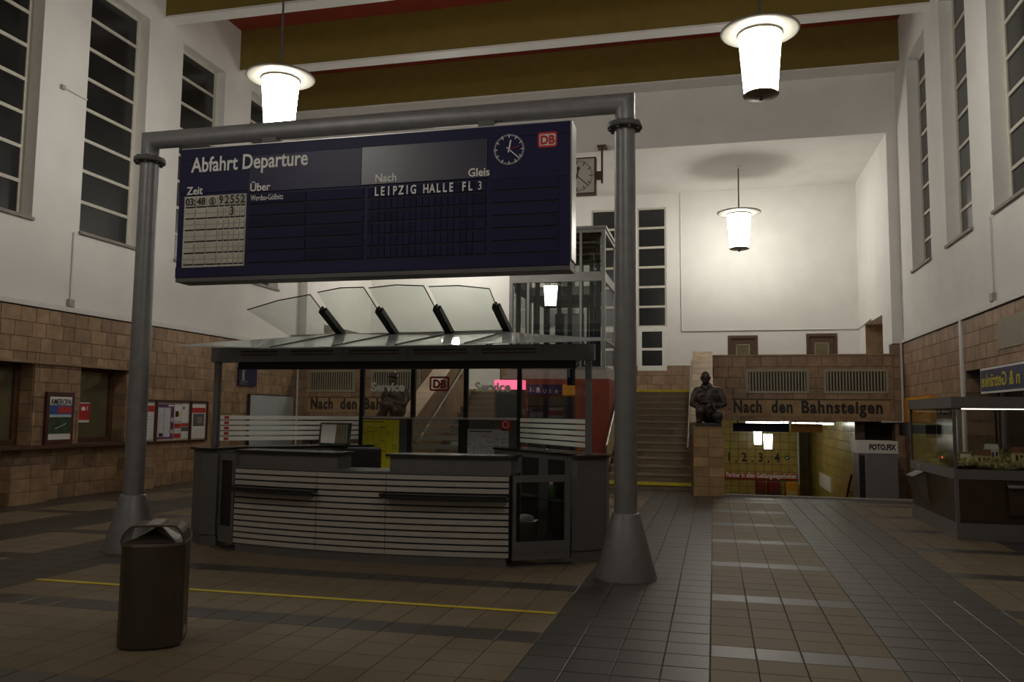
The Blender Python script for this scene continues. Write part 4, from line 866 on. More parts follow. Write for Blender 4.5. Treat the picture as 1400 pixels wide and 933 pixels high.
b = MB(); b.box((MUL[0] + 0.03, KY - 0.03, 1.53), (MUL[3] - 0.03, KY + 0.03, 1.56)); b.build('rear_sill', M['alu'], t)
b = MB(); b.box((MUL[0] + 0.03, KY - 0.02, 0.02), (MUL[1] - 0.08, KY + 0.02, 1.53)); b.build('rear_panel', M['kiosk_grey'], t)
b = MB(); b.box((MUL[2] + 0.05, KY - 0.02, 0.02), (MUL[3] - 0.03, KY + 0.02, 1.53)); b.build('rear_panel', M['kiosk_grey'], t)
b = MB(); b.box((MUL[1] - 0.08, KY - 0.02, 0.02), (MUL[1] - 0.01, KY + 0.02, 1.53)); b.box((MUL[2] - 0.1, KY - 0.02, 0.02), (MUL[2] + 0.05, KY + 0.02, 1.53)); b.build('rear_jamb', M['black'], t)
b = MB(); b.box((MUL[1] - 0.01, KY - 0.004, 0.05), (MUL[2] - 0.1, KY + 0.004, 1.53)); rd = b.build('rear_door_pane', M['glass'], t)
for k in range(5):
    b = MB(); b.box((MUL[1] - 0.01, KY - 0.008, 1.46 - k * 0.115), (MUL[2] - 0.1, KY - 0.005, 1.53 - k * 0.115)); b.build('frosted_stripe', M['film_dim'], rd)
b = MB(); b.box((MUL[2] - 0.19, KY - 0.06, 1.18), (MUL[2] - 0.1, KY - 0.02, 1.22)); b.build('door_catch', M['white'], rd)
for A, B_ in (((PXL, PY), (MUL[0], KY)), ((MUL[3], KY), (PXR, PY))):
    A, B_ = Vector((*A, 0)), Vector((*B_, 0)); e = (B_ - A).normalized(); A = A + e * 0.05; B_ = B_ - e * 0.05; z = Vector((0, 0, 1)); n = Vector((e.y, -e.x, 0))
    b = MB(); b.slab([A + z * 1.165, B_ + z * 1.165, B_ + z * 2.25, A + z * 2.25], 0.008); g_ = b.build('side_pane', M['glass'], t)
    for k in range(5):
        b = MB(); z0 = 1.235 + k * 0.068; b.slab([A + n * 0.008 + z * z0, B_ + n * 0.008 + z * z0, B_ + n * 0.008 + z * (z0 + 0.05), A + n * 0.008 + z * (z0 + 0.05)], 0.003); st = b.build('film_stripe', M['film'], g_)
        if A.x < -5:
            q = A + e * 0.05 + n * 0.011; b = MB(); b.slab([q + z * (z0 + 0.008), q + e * 0.06 + z * (z0 + 0.008), q + e * 0.06 + z * (z0 + 0.042), q + z * (z0 + 0.042)], 0.002); b.build('red_mark', M['red_print'], st)
# folded glass roof: lower leaf falls to the front, upper leaf rises to the front from the same ridge
RY, FY, UY = 10.3, 8.75, 9.5
foot = [ony(398, 461, RY), ony(467, 457, RY), ony(540, 457, RY), ony(616, 456.5, RY), ony(695, 454, RY)]
front = [ony(240, 473, FY), ony(369, 476, FY), ony(454, 474.5, FY), ony(540, 473, FY), ony(635, 471, FY), ony(842, 465, FY)]
lower = [[front[0], front[1], foot[1], foot[0]]] + [[front[i], front[i + 1], foot[i + 1], foot[i]] for i in (1, 2, 3)] + [[front[4], front[5], foot[4] + Vector((0.25, 0.1, -0.02)), foot[4]]]
for i, q in enumerate(lower):
    c_ = sum(q, Vector()) / len(q); q = [p + (c_ - p).normalized() * 0.012 for p in q]
    b = MB(); b.slab(q, 0.014); b.build('roof_pane', M['roof_lower_glass'], t)
for i in range(1, 5):
    b = MB(); b.bar(front[i] + Vector((0, 0.02, 0.012)), foot[i] + Vector((0, 0, 0.012)), 0.022, 0.02)
    d_ = foot[i] - front[i]
    for s_ in (0.3, 0.8): b.ell(front[i] + d_ * s_ + Vector((0, 0, -0.012)), (0.045, 0.03, 0.014), 10, 6)
    b.build('roof_seam', M['black'], t)
upper = [[(338, 424), (424, 403), 1, 0], [(434, 400), (497, 393), 2, 1], [(504, 394), (579, 391), 3, 2], [(586, 392), (669, 395), 4, 3]]
for a, c, i1, i0 in upper:
    q = [ony(*a, UY), (ony(*a, UY) + ony(*c, UY)) / 2 + Vector((0, 0, 0.025)), ony(*c, UY), foot[i1] + Vector((-0.02, 0, 0)), foot[i0] + Vector((0.02 if i0 else 0, 0, 0))]
    b = MB(); b.slab(q, 0.012); o = b.build('roof_pane', M['canopy_glass'], t)
    b = MB(); b.bar(q[0], q[1], 0.010, 0.013); b.bar(q[1], q[2], 0.010, 0.013); b.bar(q[2], q[3], 0.008, 0.013); b.build('pane_edge', M['black'], o)
for i, tip in ((1, (441, 424)), (2, (518, 424)), (3, (597, 421)), (4, (678, 418))):
    p1 = ony(*tip, UY + 0.34); f_ = foot[i]; d_ = (p1 - f_)
    b = MB()
    for o_ in (-0.035, 0, 0.035): b.bar(f_ + Vector((o_, 0, 0)), p1 + Vector((o_, 0, 0)) + d_.normalized() * (0.03 if o_ == 0 else 0), 0.024, 0.075)
    b.build('glass_clamp', M['black'], t)
b = MB(); b.bar(foot[0], foot[4], 0.05, 0.05); b.build('ridge_rail', M['alu'], t)
b = MB()
for x in (-5.35, -4.0, -2.6): b.bar((x, PY, 2.42), (x, RY, foot[2].z - 0.03), 0.03, 0.04); b.bar((x, RY, foot[2].z - 0.03), (max(min(x, MUL[3]), MUL[0]), KY, 2.42), 0.03, 0.04)
b.build('roof_bracket', M['steel_dark'], t)
# posters and notices fixed to the rear panels
def sheet(name, x0, x1, z0, z1, y, m, label, cat, cols_=6, rows_=7, ink='grey_text', head=True, org=None):
    t = thing(name, ((x0 + x1) / 2, y, z0), label, cat); b = MB(); b.box((x0, y - 0.004, z0), (x1, y, z1)); b.build('paper', m, t); b = MB(); w_, h_ = x1 - x0, z1 - z0
    if head: b.box((x0 + 0.04 * w_, y - 0.006, z1 - 0.05 * h_), (x0 + 0.6 * w_, y - 0.0045, z1 - 0.03 * h_))
    random.seed(len(label))
    for c in range(1, cols_): b.box((x0 + w_ * c / cols_ - 0.001, y - 0.0055, z0 + 0.03 * h_), (x0 + w_ * c / cols_ + 0.001, y - 0.0045, z1 - 0.08 * h_))
    for c in range(cols_):
        for _ in range(rows_):
            zz = random.uniform(z0 + 0.05 * h_, z1 - 0.12 * h_); b.box((x0 + w_ * c / cols_ + 0.006, y - 0.0058, zz), (x0 + w_ * (c + random.uniform(0.5, 0.95)) / cols_, y - 0.0045, zz + 0.006))
    b.build('print', M[ink], t); return t
xa_, xb_ = ony(495, 572, KY).x, ony(547, 572, KY).x
sheet('timetable_poster', xa_, xb_, 0.74, 1.515, KY - 0.022, M['yellow_paper'], 'tall yellow departure timetable poster inside the service kiosk', 'poster', ink='step_edge')
xa_, xb_ = ony(640, 590, KY).x, ony(696, 590, KY).x
sheet('timetable_poster', xa_, xb_, 0.68, 1.40, KY - 0.022, M['paper_grey'], 'pale grey arrivals timetable poster inside the kiosk, right of the glass door', 'poster', ink='black_text')
c_ = ony(692, 581, KY)
t = thing('smoking_notice', (c_.x, KY - 0.022, c_.z - 0.07), 'small red square notice above the pale grey timetable', 'notice'); b = MB(); b.box((c_.x - 0.075, KY - 0.026, c_.z - 0.08), (c_.x + 0.075, KY - 0.0215, c_.z + 0.08)); b.build('plate', M['db_red'], t)
b = MB()
for k in range(20):
    a0_, a1_ = 2 * PI * k / 20, 2 * PI * (k + 1) / 20
    b.add([(c_.x + r_ * math.cos(a_), KY - 0.028, c_.z + r_ * 1.1 * math.sin(a_)) for r_, a_ in ((0.035, a0_), (0.045, a0_), (0.045, a1_), (0.035, a1_))], [(0, 1, 2, 3)])
b.build('ring_symbol', M['white_text'], t)
# office chair, catalogue stand, bin, bottle inside the kiosk
cx, cy = -4.32, 9.62
t = thing('office_chair', (cx, cy, 0), 'black office chair back showing between the counter tops', 'chair')
b = MB(); b.bbox((cx - 0.235, cy + 0.18, 0.62), (cx + 0.235, cy + 0.24, 1.17), 0.028); b.build('backrest', M['black'], t)
b = MB(); b.bbox((cx - 0.23, cy - 0.24, 0.45), (cx + 0.23, cy + 0.2, 0.53), 0.03); b.build('seat', M['black'], t)
MB().tube([(cx, cy, 0.08), (cx, cy, 0.45)], 0.03).build('gas_column', M['steel_dark'], t)
for k in range(5):
    a = 2 * PI * k / 5; e_ = (cx + 0.27 * math.cos(a), cy + 0.27 * math.sin(a), 0.07); o = MB().bar((cx, cy, 0.1), e_, 0.04, 0.03).build('base_arm', M['steel_dark'], t)
    MB().ell((e_[0], e_[1], 0.03), (0.03, 0.03, 0.03), 10, 6).build('castor', M['black'], o)
MB().bar((cx, cy + 0.1, 0.47), (cx, cy + 0.21, 0.70), 0.05, 0.03).build('back_strut', M['steel_dark'], t)
CYY = 10.33; p0, p1, p2, p3 = ony(437, 608, CYY), ony(476, 608, CYY), ony(479, 578, CYY), ony(433, 577, CYY)
t = thing('catalogue_stand', ((p0.x + p1.x) / 2, CYY, 1.165), 'green display stand of hinged timetable sheets on the left side cabinet', 'display stand')
w_ = p1.x - p0.x; z0 = 1.165; zt = z0 + 0.30
b = MB(); b.slab([(p0.x - 0.02, CYY, z0 + 0.02), (p1.x + 0.03, CYY - 0.02, z0 + 0.02), (p1.x + 0.0, CYY + 0.10, zt), (p0.x - 0.05, CYY + 0.12, zt)], 0.016); b.build('backplate', M['green_dark'], t)
b = MB(); b.slab([(p0.x + 0.02, CYY - 0.014, z0 + 0.035), (p0.x + 0.55 * w_, CYY - 0.022, z0 + 0.03), (p0.x + 0.48 * w_, CYY + 0.086, zt - 0.02), (p0.x - 0.02, CYY + 0.094, zt - 0.02)], 0.006); b.build('open_sheet', M['paper'], t)
for k in range(8):
    u0, u1 = 0.58 + 0.05 * k, 0.61 + 0.05 * k; b = MB(); b.slab([(p0.x + u0 * w_, CYY - 0.03, z0 + 0.03), (p0.x + u1 * w_, CYY - 0.034, z0 + 0.03), (p0.x + (u1 - 0.08) * w_, CYY + 0.075, zt - 0.02), (p0.x + (u0 - 0.08) * w_, CYY + 0.08, zt - 0.02)], 0.01); b.build('leaf', M['cream_metal'] if k % 2 else M['step'], t)
b = MB(); b.box((p0.x + 0.02, CYY - 0.05, z0), (p1.x - 0.02, CYY + 0.12, z0 + 0.022)); b.build('foot', M['green_dark'], t)
bx, by = -2.14, 9.5
t = thing('waste_bin', (bx, by, 0), 'light grey waste bin on the kiosk floor seen through the glass gate', 'waste bin')
b = MB(); b.lathe([(0.001, 0.0), (0.12, 0.0), (0.155, 0.36), (0.165, 0.365), (0.165, 0.385), (0.15, 0.385), (0.115, 0.02)], (bx, by, 0), 28); b.build('bucket', M['alu'], t)
MB().lathe([(0.12, 0), (0.09, 0.05), (0.02, 0.07), (0.001, 0.07)], (bx, by, 0.385), 20).build('bag', M['white'], t)
nb = Vector((-1.515, 9.32, 0)) + Vector((-1.345, 1.48, 0)) * 0.21 + Vector((-0.74, -0.673, 0)) * 0.07
t = thing('spray_bottle', (nb.x, nb.y, 0.63), 'small green bottle with white cap on the kiosk niche shelf', 'bottle')
MB().lathe([(0.001, 0.0), (0.045, 0.0), (0.048, 0.02), (0.048, 0.13), (0.03, 0.165), (0.001, 0.165)], (nb.x, nb.y, 0.63), 18).build('body', mat('bottle_green', (0.05, 0.16, 0.04), 0.35), t)
MB().lathe([(0.026, 0.165), (0.026, 0.22), (0.001, 0.225)], (nb.x, nb.y, 0.63), 14).build('cap', M['white'], t)
hx = ony(781, 513, 10.2)
t = thing('hanging_sign', (hx.x, 10.2, hx.z), 'small upright dark sign hanging inside the right end of the kiosk roof', 'sign')
b = MB(); b.box((hx.x - 0.05, 10.19, hx.z - 0.13), (hx.x + 0.05, 10.215, hx.z + 0.12)); b.build('panel', M['navy'], t); b = MB(); b.box((hx.x - 0.035, 10.186, hx.z - 0.03), (hx.x - 0.015, 10.189, hx.z + 0.09)); b.build('print', M['grey_text'], t)
b = MB(); b.box((hx.x - 0.008, 10.198, hx.z + 0.12), (hx.x + 0.008, 10.206, 2.29)); b.build('hanger', M['black'], t)
# ================================================================== LIFT TOWER
t = thing('lift_tower', ((LX0 + LX1) / 2, (LY0 + LY1) / 2, 0), 'glass and steel lift tower on a rust red base between the stair flights', 'lift'); LT = t
b = MB(); b.box((LX0 - 0.10, LY0 - 0.10, 0.0), (LX1 + 0.10, LY1 + 0.10, 2.45)); b.build('base', M['lift_red'], t)
b = MB(); b.prism([(LX0 - 0.10, LY0 - 0.10), (LX1 + 0.10, LY0 - 0.10), (LX1 + 0.10, LY1 + 0.1), (LX0 - 0.10, LY1 + 0.1)], 2.45, 2.53); b.box((LX0 - 0.03, LY0 - 0.03, 2.53), (LX1 + 0.03, LY1 + 0.03, 2.66)); b.build('skirt', M['concrete'], t)
ZL0, ZL1 = 2.66, 6.0; th = 0.085
for x, y_ in ((LX0, LY0), (LX1 - th, LY0), (LX0, LY1 - th), (LX1 - th, LY1 - th)):
    b = MB(); b.box((x, y_, ZL0), (x + th, y_ + th, ZL1)); b.build('corner_post', M['lift_alu'], t)
xi = [LX0 + 0.46, LX1 - 0.58]
for x in xi:
    for y_ in (LY0 + 0.01, LY1 - 0.06): b = MB(); b.box((x - 0.03, y_, ZL0), (x + 0.03, y_ + 0.05, ZL1)); b.build('mullion', M['lift_alu'], t)
zl = [(ZL0, ZL0 + 0.08), (3.35, 3.43), (4.76, 4.98), (ZL1 - 0.08, ZL1)]
for z0, z1 in zl:
    b = MB()
    for y_ in (LY0 + 0.005, LY1 - 0.065): b.box((LX0 + th, y_, z0), (LX1 - th, y_ + 0.06, z1))
    for x in (LX0 + 0.005, LX1 - 0.065): b.box((x, LY0 + th, z0), (x + 0.06, LY1 - th, z1))
    b.build('transom', M['lift_alu'], t)
b = MB(); b.box((LX0 - 0.03, LY0 - 0.03, ZL1), (LX1 + 0.03, LY1 + 0.03, ZL1 + 0.07)); b.build('roof_cap', M['lift_alu'], t)
xs_ = [LX0 + th] + xi + [LX1 - th]
for k in range(3):
    z0, z1 = zl[k][1], zl[k + 1][0]
    for i in range(3):
        for y_ in (LY0 + 0.03, LY1 - 0.03): b = MB(); b.box((xs_[i] + 0.03, y_ - 0.004, z0), (xs_[i + 1] - 0.03, y_ + 0.004, z1)); b.build('pane', M['lift_glass'], t)
    for x in (LX0 + 0.03, LX1 - 0.03): b = MB(); b.box((x - 0.004, LY0 + th, z0), (x + 0.004, LY1 - th, z1)); b.build('pane', M['lift_glass'], t)
for x, y_ in ((LX0 + 0.16, LY0 + 0.3), (LX1 - 0.2, LY0 + 0.35), (LX0 + 0.62, LY0 + 0.35), (LX1 - 0.9, LY0 + 0.4), (LX0 + 0.35, LY0 + 0.5), (LX0 + 0.75, LY0 + 0.95), (LX1 - 0.4, LY0 + 0.6), (LX1 - 0.75, LY0 + 1.2), (LX0 + 0.95, LY0 + 1.5)):
    b = MB(); b.box((x - 0.05, y_ - 0.05, ZL0), (x + 0.05, y_ + 0.05, ZL1)); b.build('guide_rail', M['black'], t)
b = MB()
for z_ in (5.85, 5.72, 5.60): b.box((LX0 + 0.2, LY0 + 0.3, z_), (LX1 - 0.2, LY0 + 1.7, z_ + 0.05))
b.tube([(LX0 + 0.6, LY0 + 1.0, 5.45), (LX1 - 0.5, LY0 + 1.0, 5.45)], 0.13, 14); b.box((LX0 + 0.15, LY0 + 0.3, 5.25), (LX1 - 0.15, LY0 + 0.36, 5.31)); b.box((LX0 + 0.15, LY0 + 1.7, 5.05), (LX1 - 0.15, LY0 + 1.76, 5.13)); b.box((LX0 + 0.1, LY0 + 0.12, 4.55), (LX0 + 0.16, LY1 - 0.15, 4.72)); b.box((LX1 - 0.16, LY0 + 0.12, 4.55), (LX1 - 0.1, LY1 - 0.15, 4.72)); b.build('hoist_gear', M['black'], t)
b = MB(); cx0, cx1, cy0, cy1 = LX0 + 0.5, LX1 - 0.45, LY0 + 0.45, LY0 + 1.75
b.box((cx0, cy0, 4.36), (cx1, cy1, 4.50)); b.box((cx0, cy0, 2.70), (cx1, cy1, 2.80))
for x, y_ in ((cx0, cy0), (cx1 - 0.05, cy0), (cx0, cy1 - 0.05), (cx1 - 0.05, cy1 - 0.05)): b.box((x, y_, 2.8), (x + 0.05, y_ + 0.05, 4.36))
b.build('lift_car', M['black'], t)
b = MB(); b.box((cx0 + 0.3, cy1 - 0.04, 2.80), (cx1 - 0.3, cy1 - 0.01, 4.2)); b.build('car_door', M['lift_alu'], t)
ld0, ld1 = ony(722, 560, LY0 - 0.1).x, ony(786, 560, LY0 - 0.1).x
b = MB(); b.box((ld0, LY0 - 0.115, 0.02), (ld1, LY0 - 0.10, 2.02)); dd = b.build('door_surround', M['window_dark'], t)
for a, c in ((ld0 + 0.06, (ld0 + ld1) / 2 - 0.02), ((ld0 + ld1) / 2 + 0.02, ld1 - 0.06)): b = MB(); b.box((a, LY0 - 0.128, 0.06), (c, LY0 - 0.116, 1.95)); b.build('door_leaf', M['window_dark'], dd)
s0, s1, s2 = ony(721, 533, LY0 - 0.13).x, ony(769, 533, LY0 - 0.13).x, ony(786, 533, LY0 - 0.13).x
z0_, z1_ = ony(760, 541, LY0 - 0.13).z, ony(760, 526, LY0 - 0.13).z
t = thing('direction_sign', ((s0 + s2) / 2, LY0 - 0.12, z0_), 'navy sign reading 1-8 with amber end panel on the red lift base', 'sign')
b = MB(); b.box((s0, LY0 - 0.15, z0_), (s1, LY0 - 0.102, z1_)); b.build('navy_panel', M['navy'], t); b = MB(); b.box((s1 + 0.004, LY0 - 0.15, z0_), (s2, LY0 - 0.102, z1_)); b.build('amber_panel', M['orange'], t)
[text('lettering', ch, 0.17, (s0 + 0.04 + 0.09 * k, LY0 - 0.153, z0_ + 0.07), M['white_text'], t, depth=0.001) for k, ch in enumerate('1-8')]; [text('lettering', ch, 0.12, (s0 + 0.38 + 0.14 * k, LY0 - 0.153, z0_ + 0.06), M['grey_text'], t, depth=0.001) for k, ch in enumerate('US&')]
v0, v1 = ony(677, 560, 18.1).x, ony(716, 560, 18.1).x; vz = ony(690, 520, 18.1).z; vz1 = ony(690, 533, 18.1).z
t = thing('vending_machine', ((v0 + v1) / 2, 18.15, 0), 'dark upright machine with a pink header glowing in place of a mirrored neon sign, left of the lift', 'vending machine')
b = MB(); b.bbox((v0, 18.0, 0.02), (v1, 18.3, vz1), 0.01); b.build('cabinet', M['vitrine_brown'], t); b = MB(); b.box((v0, 18.0, vz1 + 0.005), (v1, 18.3, vz)); b.build('header', M['pink'], t); b = MB(); b.box((v0 + 0.06, 17.99, 0.9), (v1 - 0.06, 18.0, vz1 - 0.1)); b.build('window', M['window_dark'], t)  # pink top glows to stand in for a neon sign reflected in the glass
# ---- stair handrails
def rail(name, pts, r, m, label, posts=(), panel=None, cat='handrail'):
    t = thing(name, pts[0], label, cat, 'stair handrails'); MB().tube(pts, r, 12).build('rail', m, t)
    for a, c in posts: MB().tube([a, c], 0.014, 8).build('bracket', M['steel_dark'], t)
    if panel: b = MB(); b.slab(panel, 0.03); b.build('panel', M['gold'], t)
def slope(y_): return (y_ - SY0) / TREAD * RISE
yq = [18.0, 22.2]
rail('handrail', [(-0.53, 18.0, 0.93), (-0.53, 21.9, 3.05), (-0.53, 22.2, 3.08)], 0.03, M['alu'], 'pale metal handrail on the right balustrade beside the seated statue', [((-0.53, y_, slope(y_) + 1.1), (-0.46, y_, slope(y_) + 0.98)) for y_ in (18.6, 20.0, 21.4)])
rail('handrail', [(mx(-0.53), 18.0, 0.93), (mx(-0.53), 21.9, 3.05), (mx(-0.53), 22.2, 3.08)], 0.03, M['alu'], 'pale metal handrail on the left balustrade behind the kiosk', [((mx(-0.53), y_, slope(y_) + 1.1), (mx(-0.46), y_, slope(y_) + 0.98)) for y_ in (18.6, 20.0, 21.4)])
for sg, X, lb in ((1, LX1 + 0.16, 'cream panelled handrail right of the lift base'), (-1, LX0 - 0.16, 'cream panelled handrail left of the lift base')):
    ya, yb = 18.0, 21.8; rail('handrail', [(X, ya, 0.95), (X, yb, slope(yb) + 1.1)], 0.025, M['alu'], lb, [((X, ya + 0.05, 0.0), (X, ya + 0.05, 0.96))], [(X, ya + 0.05, 0.25), (X, yb, slope(yb) + 0.4), (X, yb, slope(yb) + 1.04), (X, ya + 0.05, 0.90)])
# ================================================================== LITTER BIN in the foreground
TB = Vector((-3.80, 5.13, 0)); t = thing('litter_bin', TB, 'dark brushed steel litter bin with arched hood standing in the foreground', 'litter bin')
ang = 0.47; ex = Vector((math.cos(ang), math.sin(ang), 0)); ey = Vector((-math.sin(ang), math.cos(ang), 0))
def tl(u, v, z): return TB + ex * u + ey * v + Vector((0, 0, z))
def dplan(w_, dft, dbk, n=14):
    """bow-fronted plan: rounded front towards the viewer, straight sides"""
    P = [(-w_ + 2 * w_ * k / n, -dft * math.sqrt(max(0.0, 1 - (-1 + 2 * k / n) ** 2)) * 0.55 - dft * 0.45) for k in range(n + 1)]
    return P + [(w_, dbk), (-w_, dbk)]
def ext(b, P, z0, z1, mi=0, sm=False, s1=1.0):
    n = len(P); vs = [tl(u, v, z0) for u, v in P] + [tl(u * s1, v * s1, z1) for u, v in P]
    return b.add(vs, [list(range(n))[::-1], list(range(n, 2 * n))] + [(i, (i + 1) % n, n + (i + 1) % n, n + i) for i in range(n)], mi, sm)
P = dplan(0.205, 0.20, 0.17); b = MB(); ext(b, dplan(0.195, 0.19, 0.16), 0.0, 0.015); b.build('foot', M['black'], t)
b = MB(); ext(b, P, 0.015, 0.685); bd = b.build('body', M['bin_body'], t)
b = MB(); ext(b, dplan(0.211, 0.207, 0.175), 0.685, 0.705); b.build('rim', M['steel'], t)
b = MB(); ext(b, [(0.2055, -0.09), (0.2075, -0.09), (0.2075, -0.085), (0.2055, -0.085)], 0.03, 0.68); b.build('door_seam', M['black'], bd)
b = MB(); q = [tl(0.207, -0.02, 0.05), tl(0.207, 0.09, 0.05), tl(0.207, 0.09, 0.10), tl(0.207, -0.02, 0.10)]; b.slab(q, 0.003); b.build('label_plate', M['alu'], bd)
# hood: barrel vault open at the front, with a wedge lid rising inside
n = 16; vs = []; wd_ = 0.207
for v in (-0.13, 0.172):
    for r_, hgt in ((1.0, 0.115), (0.93, 0.103)):
        for k in range(n + 1): a = PI * k / n; vs.append(tl(-wd_ * math.cos(a) * r_, v, 0.705 + hgt * min(1, math.sin(a) * 1.35)))
m_ = n + 1; fs = []
for k in range(n):
    fs += [(k, k + 1, 2 * m_ + k + 1, 2 * m_ + k), (m_ + k + 1, m_ + k, 3 * m_ + k, 3 * m_ + k + 1), (k + 1, k, m_ + k, m_ + k + 1), (2 * m_ + k, 2 * m_ + k + 1, 3 * m_ + k + 1, 3 * m_ + k)]
b = MB(); b.add(vs, fs, 0, False); b.build('hood', M['bin_body'], t)
b = MB(); b.add([tl(-0.16, -0.185, 0.708), tl(0.16, -0.185, 0.708), tl(0.15, 0.15, 0.708), tl(-0.15, 0.15, 0.708), tl(-0.01, -0.04, 0.785), tl(-0.01, 0.15, 0.803)], [(0, 3, 2, 1), (0, 1, 4), (1, 2, 5, 4), (2, 3, 5), (3, 0, 4, 5)]); b.build('wedge_lid', M['steel'], t)
b = MB(); b.slab([tl(-0.045, -0.13, 0.824), tl(0.045, -0.13, 0.824), tl(0.045, 0.172, 0.824), tl(-0.045, 0.172, 0.824)], 0.008); b.build('stub_plate', M['alu'], t)
# ================================================================== MODEL RAILWAY SHOWCASE
VX0, VX1, VY0, VY1 = 3.14, XR - 0.05, 12.3, 14.85
t = thing('showcase', ((VX0 + VX1) / 2, (VY0 + VY1) / 2, 0), 'grey and brown glass showcase with a model railway by the right wall', 'showcase')
b = MB(); b.box((VX0, VY0, 0), (VX1, VY1, 0.22)); b.build('plinth', M['vitrine_grey'], t)
b = MB(); b.box((VX0 + 0.01, VY0 + 0.01, 0.22), (VX1 - 0.01, VY1 - 0.01, 0.80)); bs = b.build('base_cabinet', M['vitrine_brown'], t)
for a, c in ((0.05, 0.60), (0.64, 1.2)): b = MB(); b.box((VX0 + a, VY0 - 0.002, 0.25), (VX0 + c, VY0 + 0.009, 0.78)); b.build('front_panel', M['vitrine_brown'], bs)
b = MB(); b.box((VX0, VY0, 0.22), (VX0 + 0.045, VY0 + 0.045, 0.80)); b.build('corner_strip', M['vitrine_grey'], bs)
b = MB(); b.box((VX0 - 0.01, VY0 - 0.01, 0.80), (VX1, VY1 + 0.01, 0.93)); b.build('ledge', M['vitrine_grey'], t)
b = MB(); b.box((VX0 - 0.02, VY0 - 0.02, 1.755), (VX1, VY1 + 0.02, 1.905)); b.build('canopy', M['vitrine_grey'], t)
for x, y_ in ((VX0, VY0), (VX1 - 0.035, VY0), (VX0, VY1 - 0.035), (VX1 - 0.035, VY1 - 0.035)): b = MB(); b.box((x, y_, 0.93), (x + 0.035, y_ + 0.035, 1.755)); b.build('corner_post', M['steel_dark'], t)
for q in (((VX0 + 0.035, VY0 + 0.012, 0.93), (VX1 - 0.035, VY0 + 0.02, 1.755)), ((VX0 + 0.012, VY0 + 0.035, 0.93), (VX0 + 0.02, VY1 - 0.035, 1.755)), ((VX0 + 0.035, VY1 - 0.02, 0.93), (VX1 - 0.035, VY1 - 0.012, 1.755))):
    b = MB(); b.box(*q); b.build('pane', M['case_glass'], t)
MB().tube([(VX0 + 0.15, VY0 + 0.15, 1.742), (VX1 - 0.1, VY0 + 0.15, 1.742)], 0.006, 8).build('light_tube', emis('dim_tube', (1, 0.92, 0.75), 4.0), t)
p = Vector((VX0, 14.1, 0)); b = MB(); b.add([(VX0 + 0.01, 13.75, 0.30), (VX0 + 0.01, 14.5, 0.55), (VX0 + 0.01, 14.5, 0.78), (VX0 + 0.01, 13.95, 0.78), (VX0 - 0.02, 13.78, 0.32), (VX0 - 0.12, 14.48, 0.56), (VX0 - 0.16, 14.48, 0.70), (VX0 - 0.16, 13.95, 0.70)], [(4, 5, 6, 7), (0, 4, 7, 3), (1, 2, 6, 5), (3, 7, 6, 2), (0, 1, 5, 4), (0, 3, 2, 1)]); cb = b.build('coin_box', M['vitrine_brown'], t)
b = MB(); b.slab([(VX0 - 0.165, 13.97, 0.71), (VX0 - 0.165, 14.46, 0.71), (VX0 - 0.01, 14.46, 0.788), (VX0 - 0.01, 13.97, 0.788)], 0.008); b.build('coin_panel', M['sill'], cb)
b = MB(); b.slab([(3.74, VY0 - 0.16, 0.70), (4.3, VY0 - 0.16, 0.70), (4.3, VY0 - 0.01, 0.77), (3.74, VY0 - 0.01, 0.77)], 0.012); b.box((3.76, VY0 - 0.10, 0.35), (4.3, VY0 - 0.003, 0.69)); b.build('front_coin_box', M['vitrine_brown'], t)
b = MB(); b.slab([(3.735, VY0 - 0.165, 0.712), (4.3, VY0 - 0.165, 0.712), (4.3, VY0 - 0.10, 0.742), (3.735, VY0 - 0.10, 0.742)], 0.006); b.build('coin_panel', M['alu'], t)
text('lettering', 'EMK', 0.085, (VX0 - 0.014, 14.35, 0.835), M['grey_text'], t, xd=(0, -1, 0), depth=0.001)
MB().ell((VX0 + 0.25, 13.9, 1.02), (0.018, 0.018, 0.018), 10, 6).build('signal_light', M['red_led'], t)
b = MB(); b.tube([(VX0 + 0.25, 13.9, 0.93), (VX0 + 0.25, 13.9, 1.02)], 0.006, 6); b.build('signal_mast', M['black'], t)
random.seed(11); gh = []   # terrain
b = MB(); nx_, ny_ = 14, 26; vs = []
def hgt(u, v): return 0.935 + 0.13 * (0.5 + 0.5 * math.sin(u * 7 + 1.3) * math.cos(v * 9)) * (0.3 + u)
for i in range(nx_ + 1):
    for j in range(ny_ + 1): u, v = i / nx_, j / ny_; vs.append((VX0 + 0.04 + u * (VX1 - VX0 - 0.08), VY0 + 0.04 + v * (VY1 - VY0 - 0.08), hgt(u, v)))
b.add(vs, [(i * (ny_ + 1) + j, (i + 1) * (ny_ + 1) + j, (i + 1) * (ny_ + 1) + j + 1, i * (ny_ + 1) + j + 1) for i in range(nx_) for j in range(ny_)], 0, True)
o = b.build('model_landscape', M['moss']); tag(o, 'green model railway landscape filling the floor of the showcase', 'model landscape')
def at_v(u, v): return VX0 + 0.04 + u * (VX1 - VX0 - 0.08), VY0 + 0.04 + v * (VY1 - VY0 - 0.08), hgt(u, v)
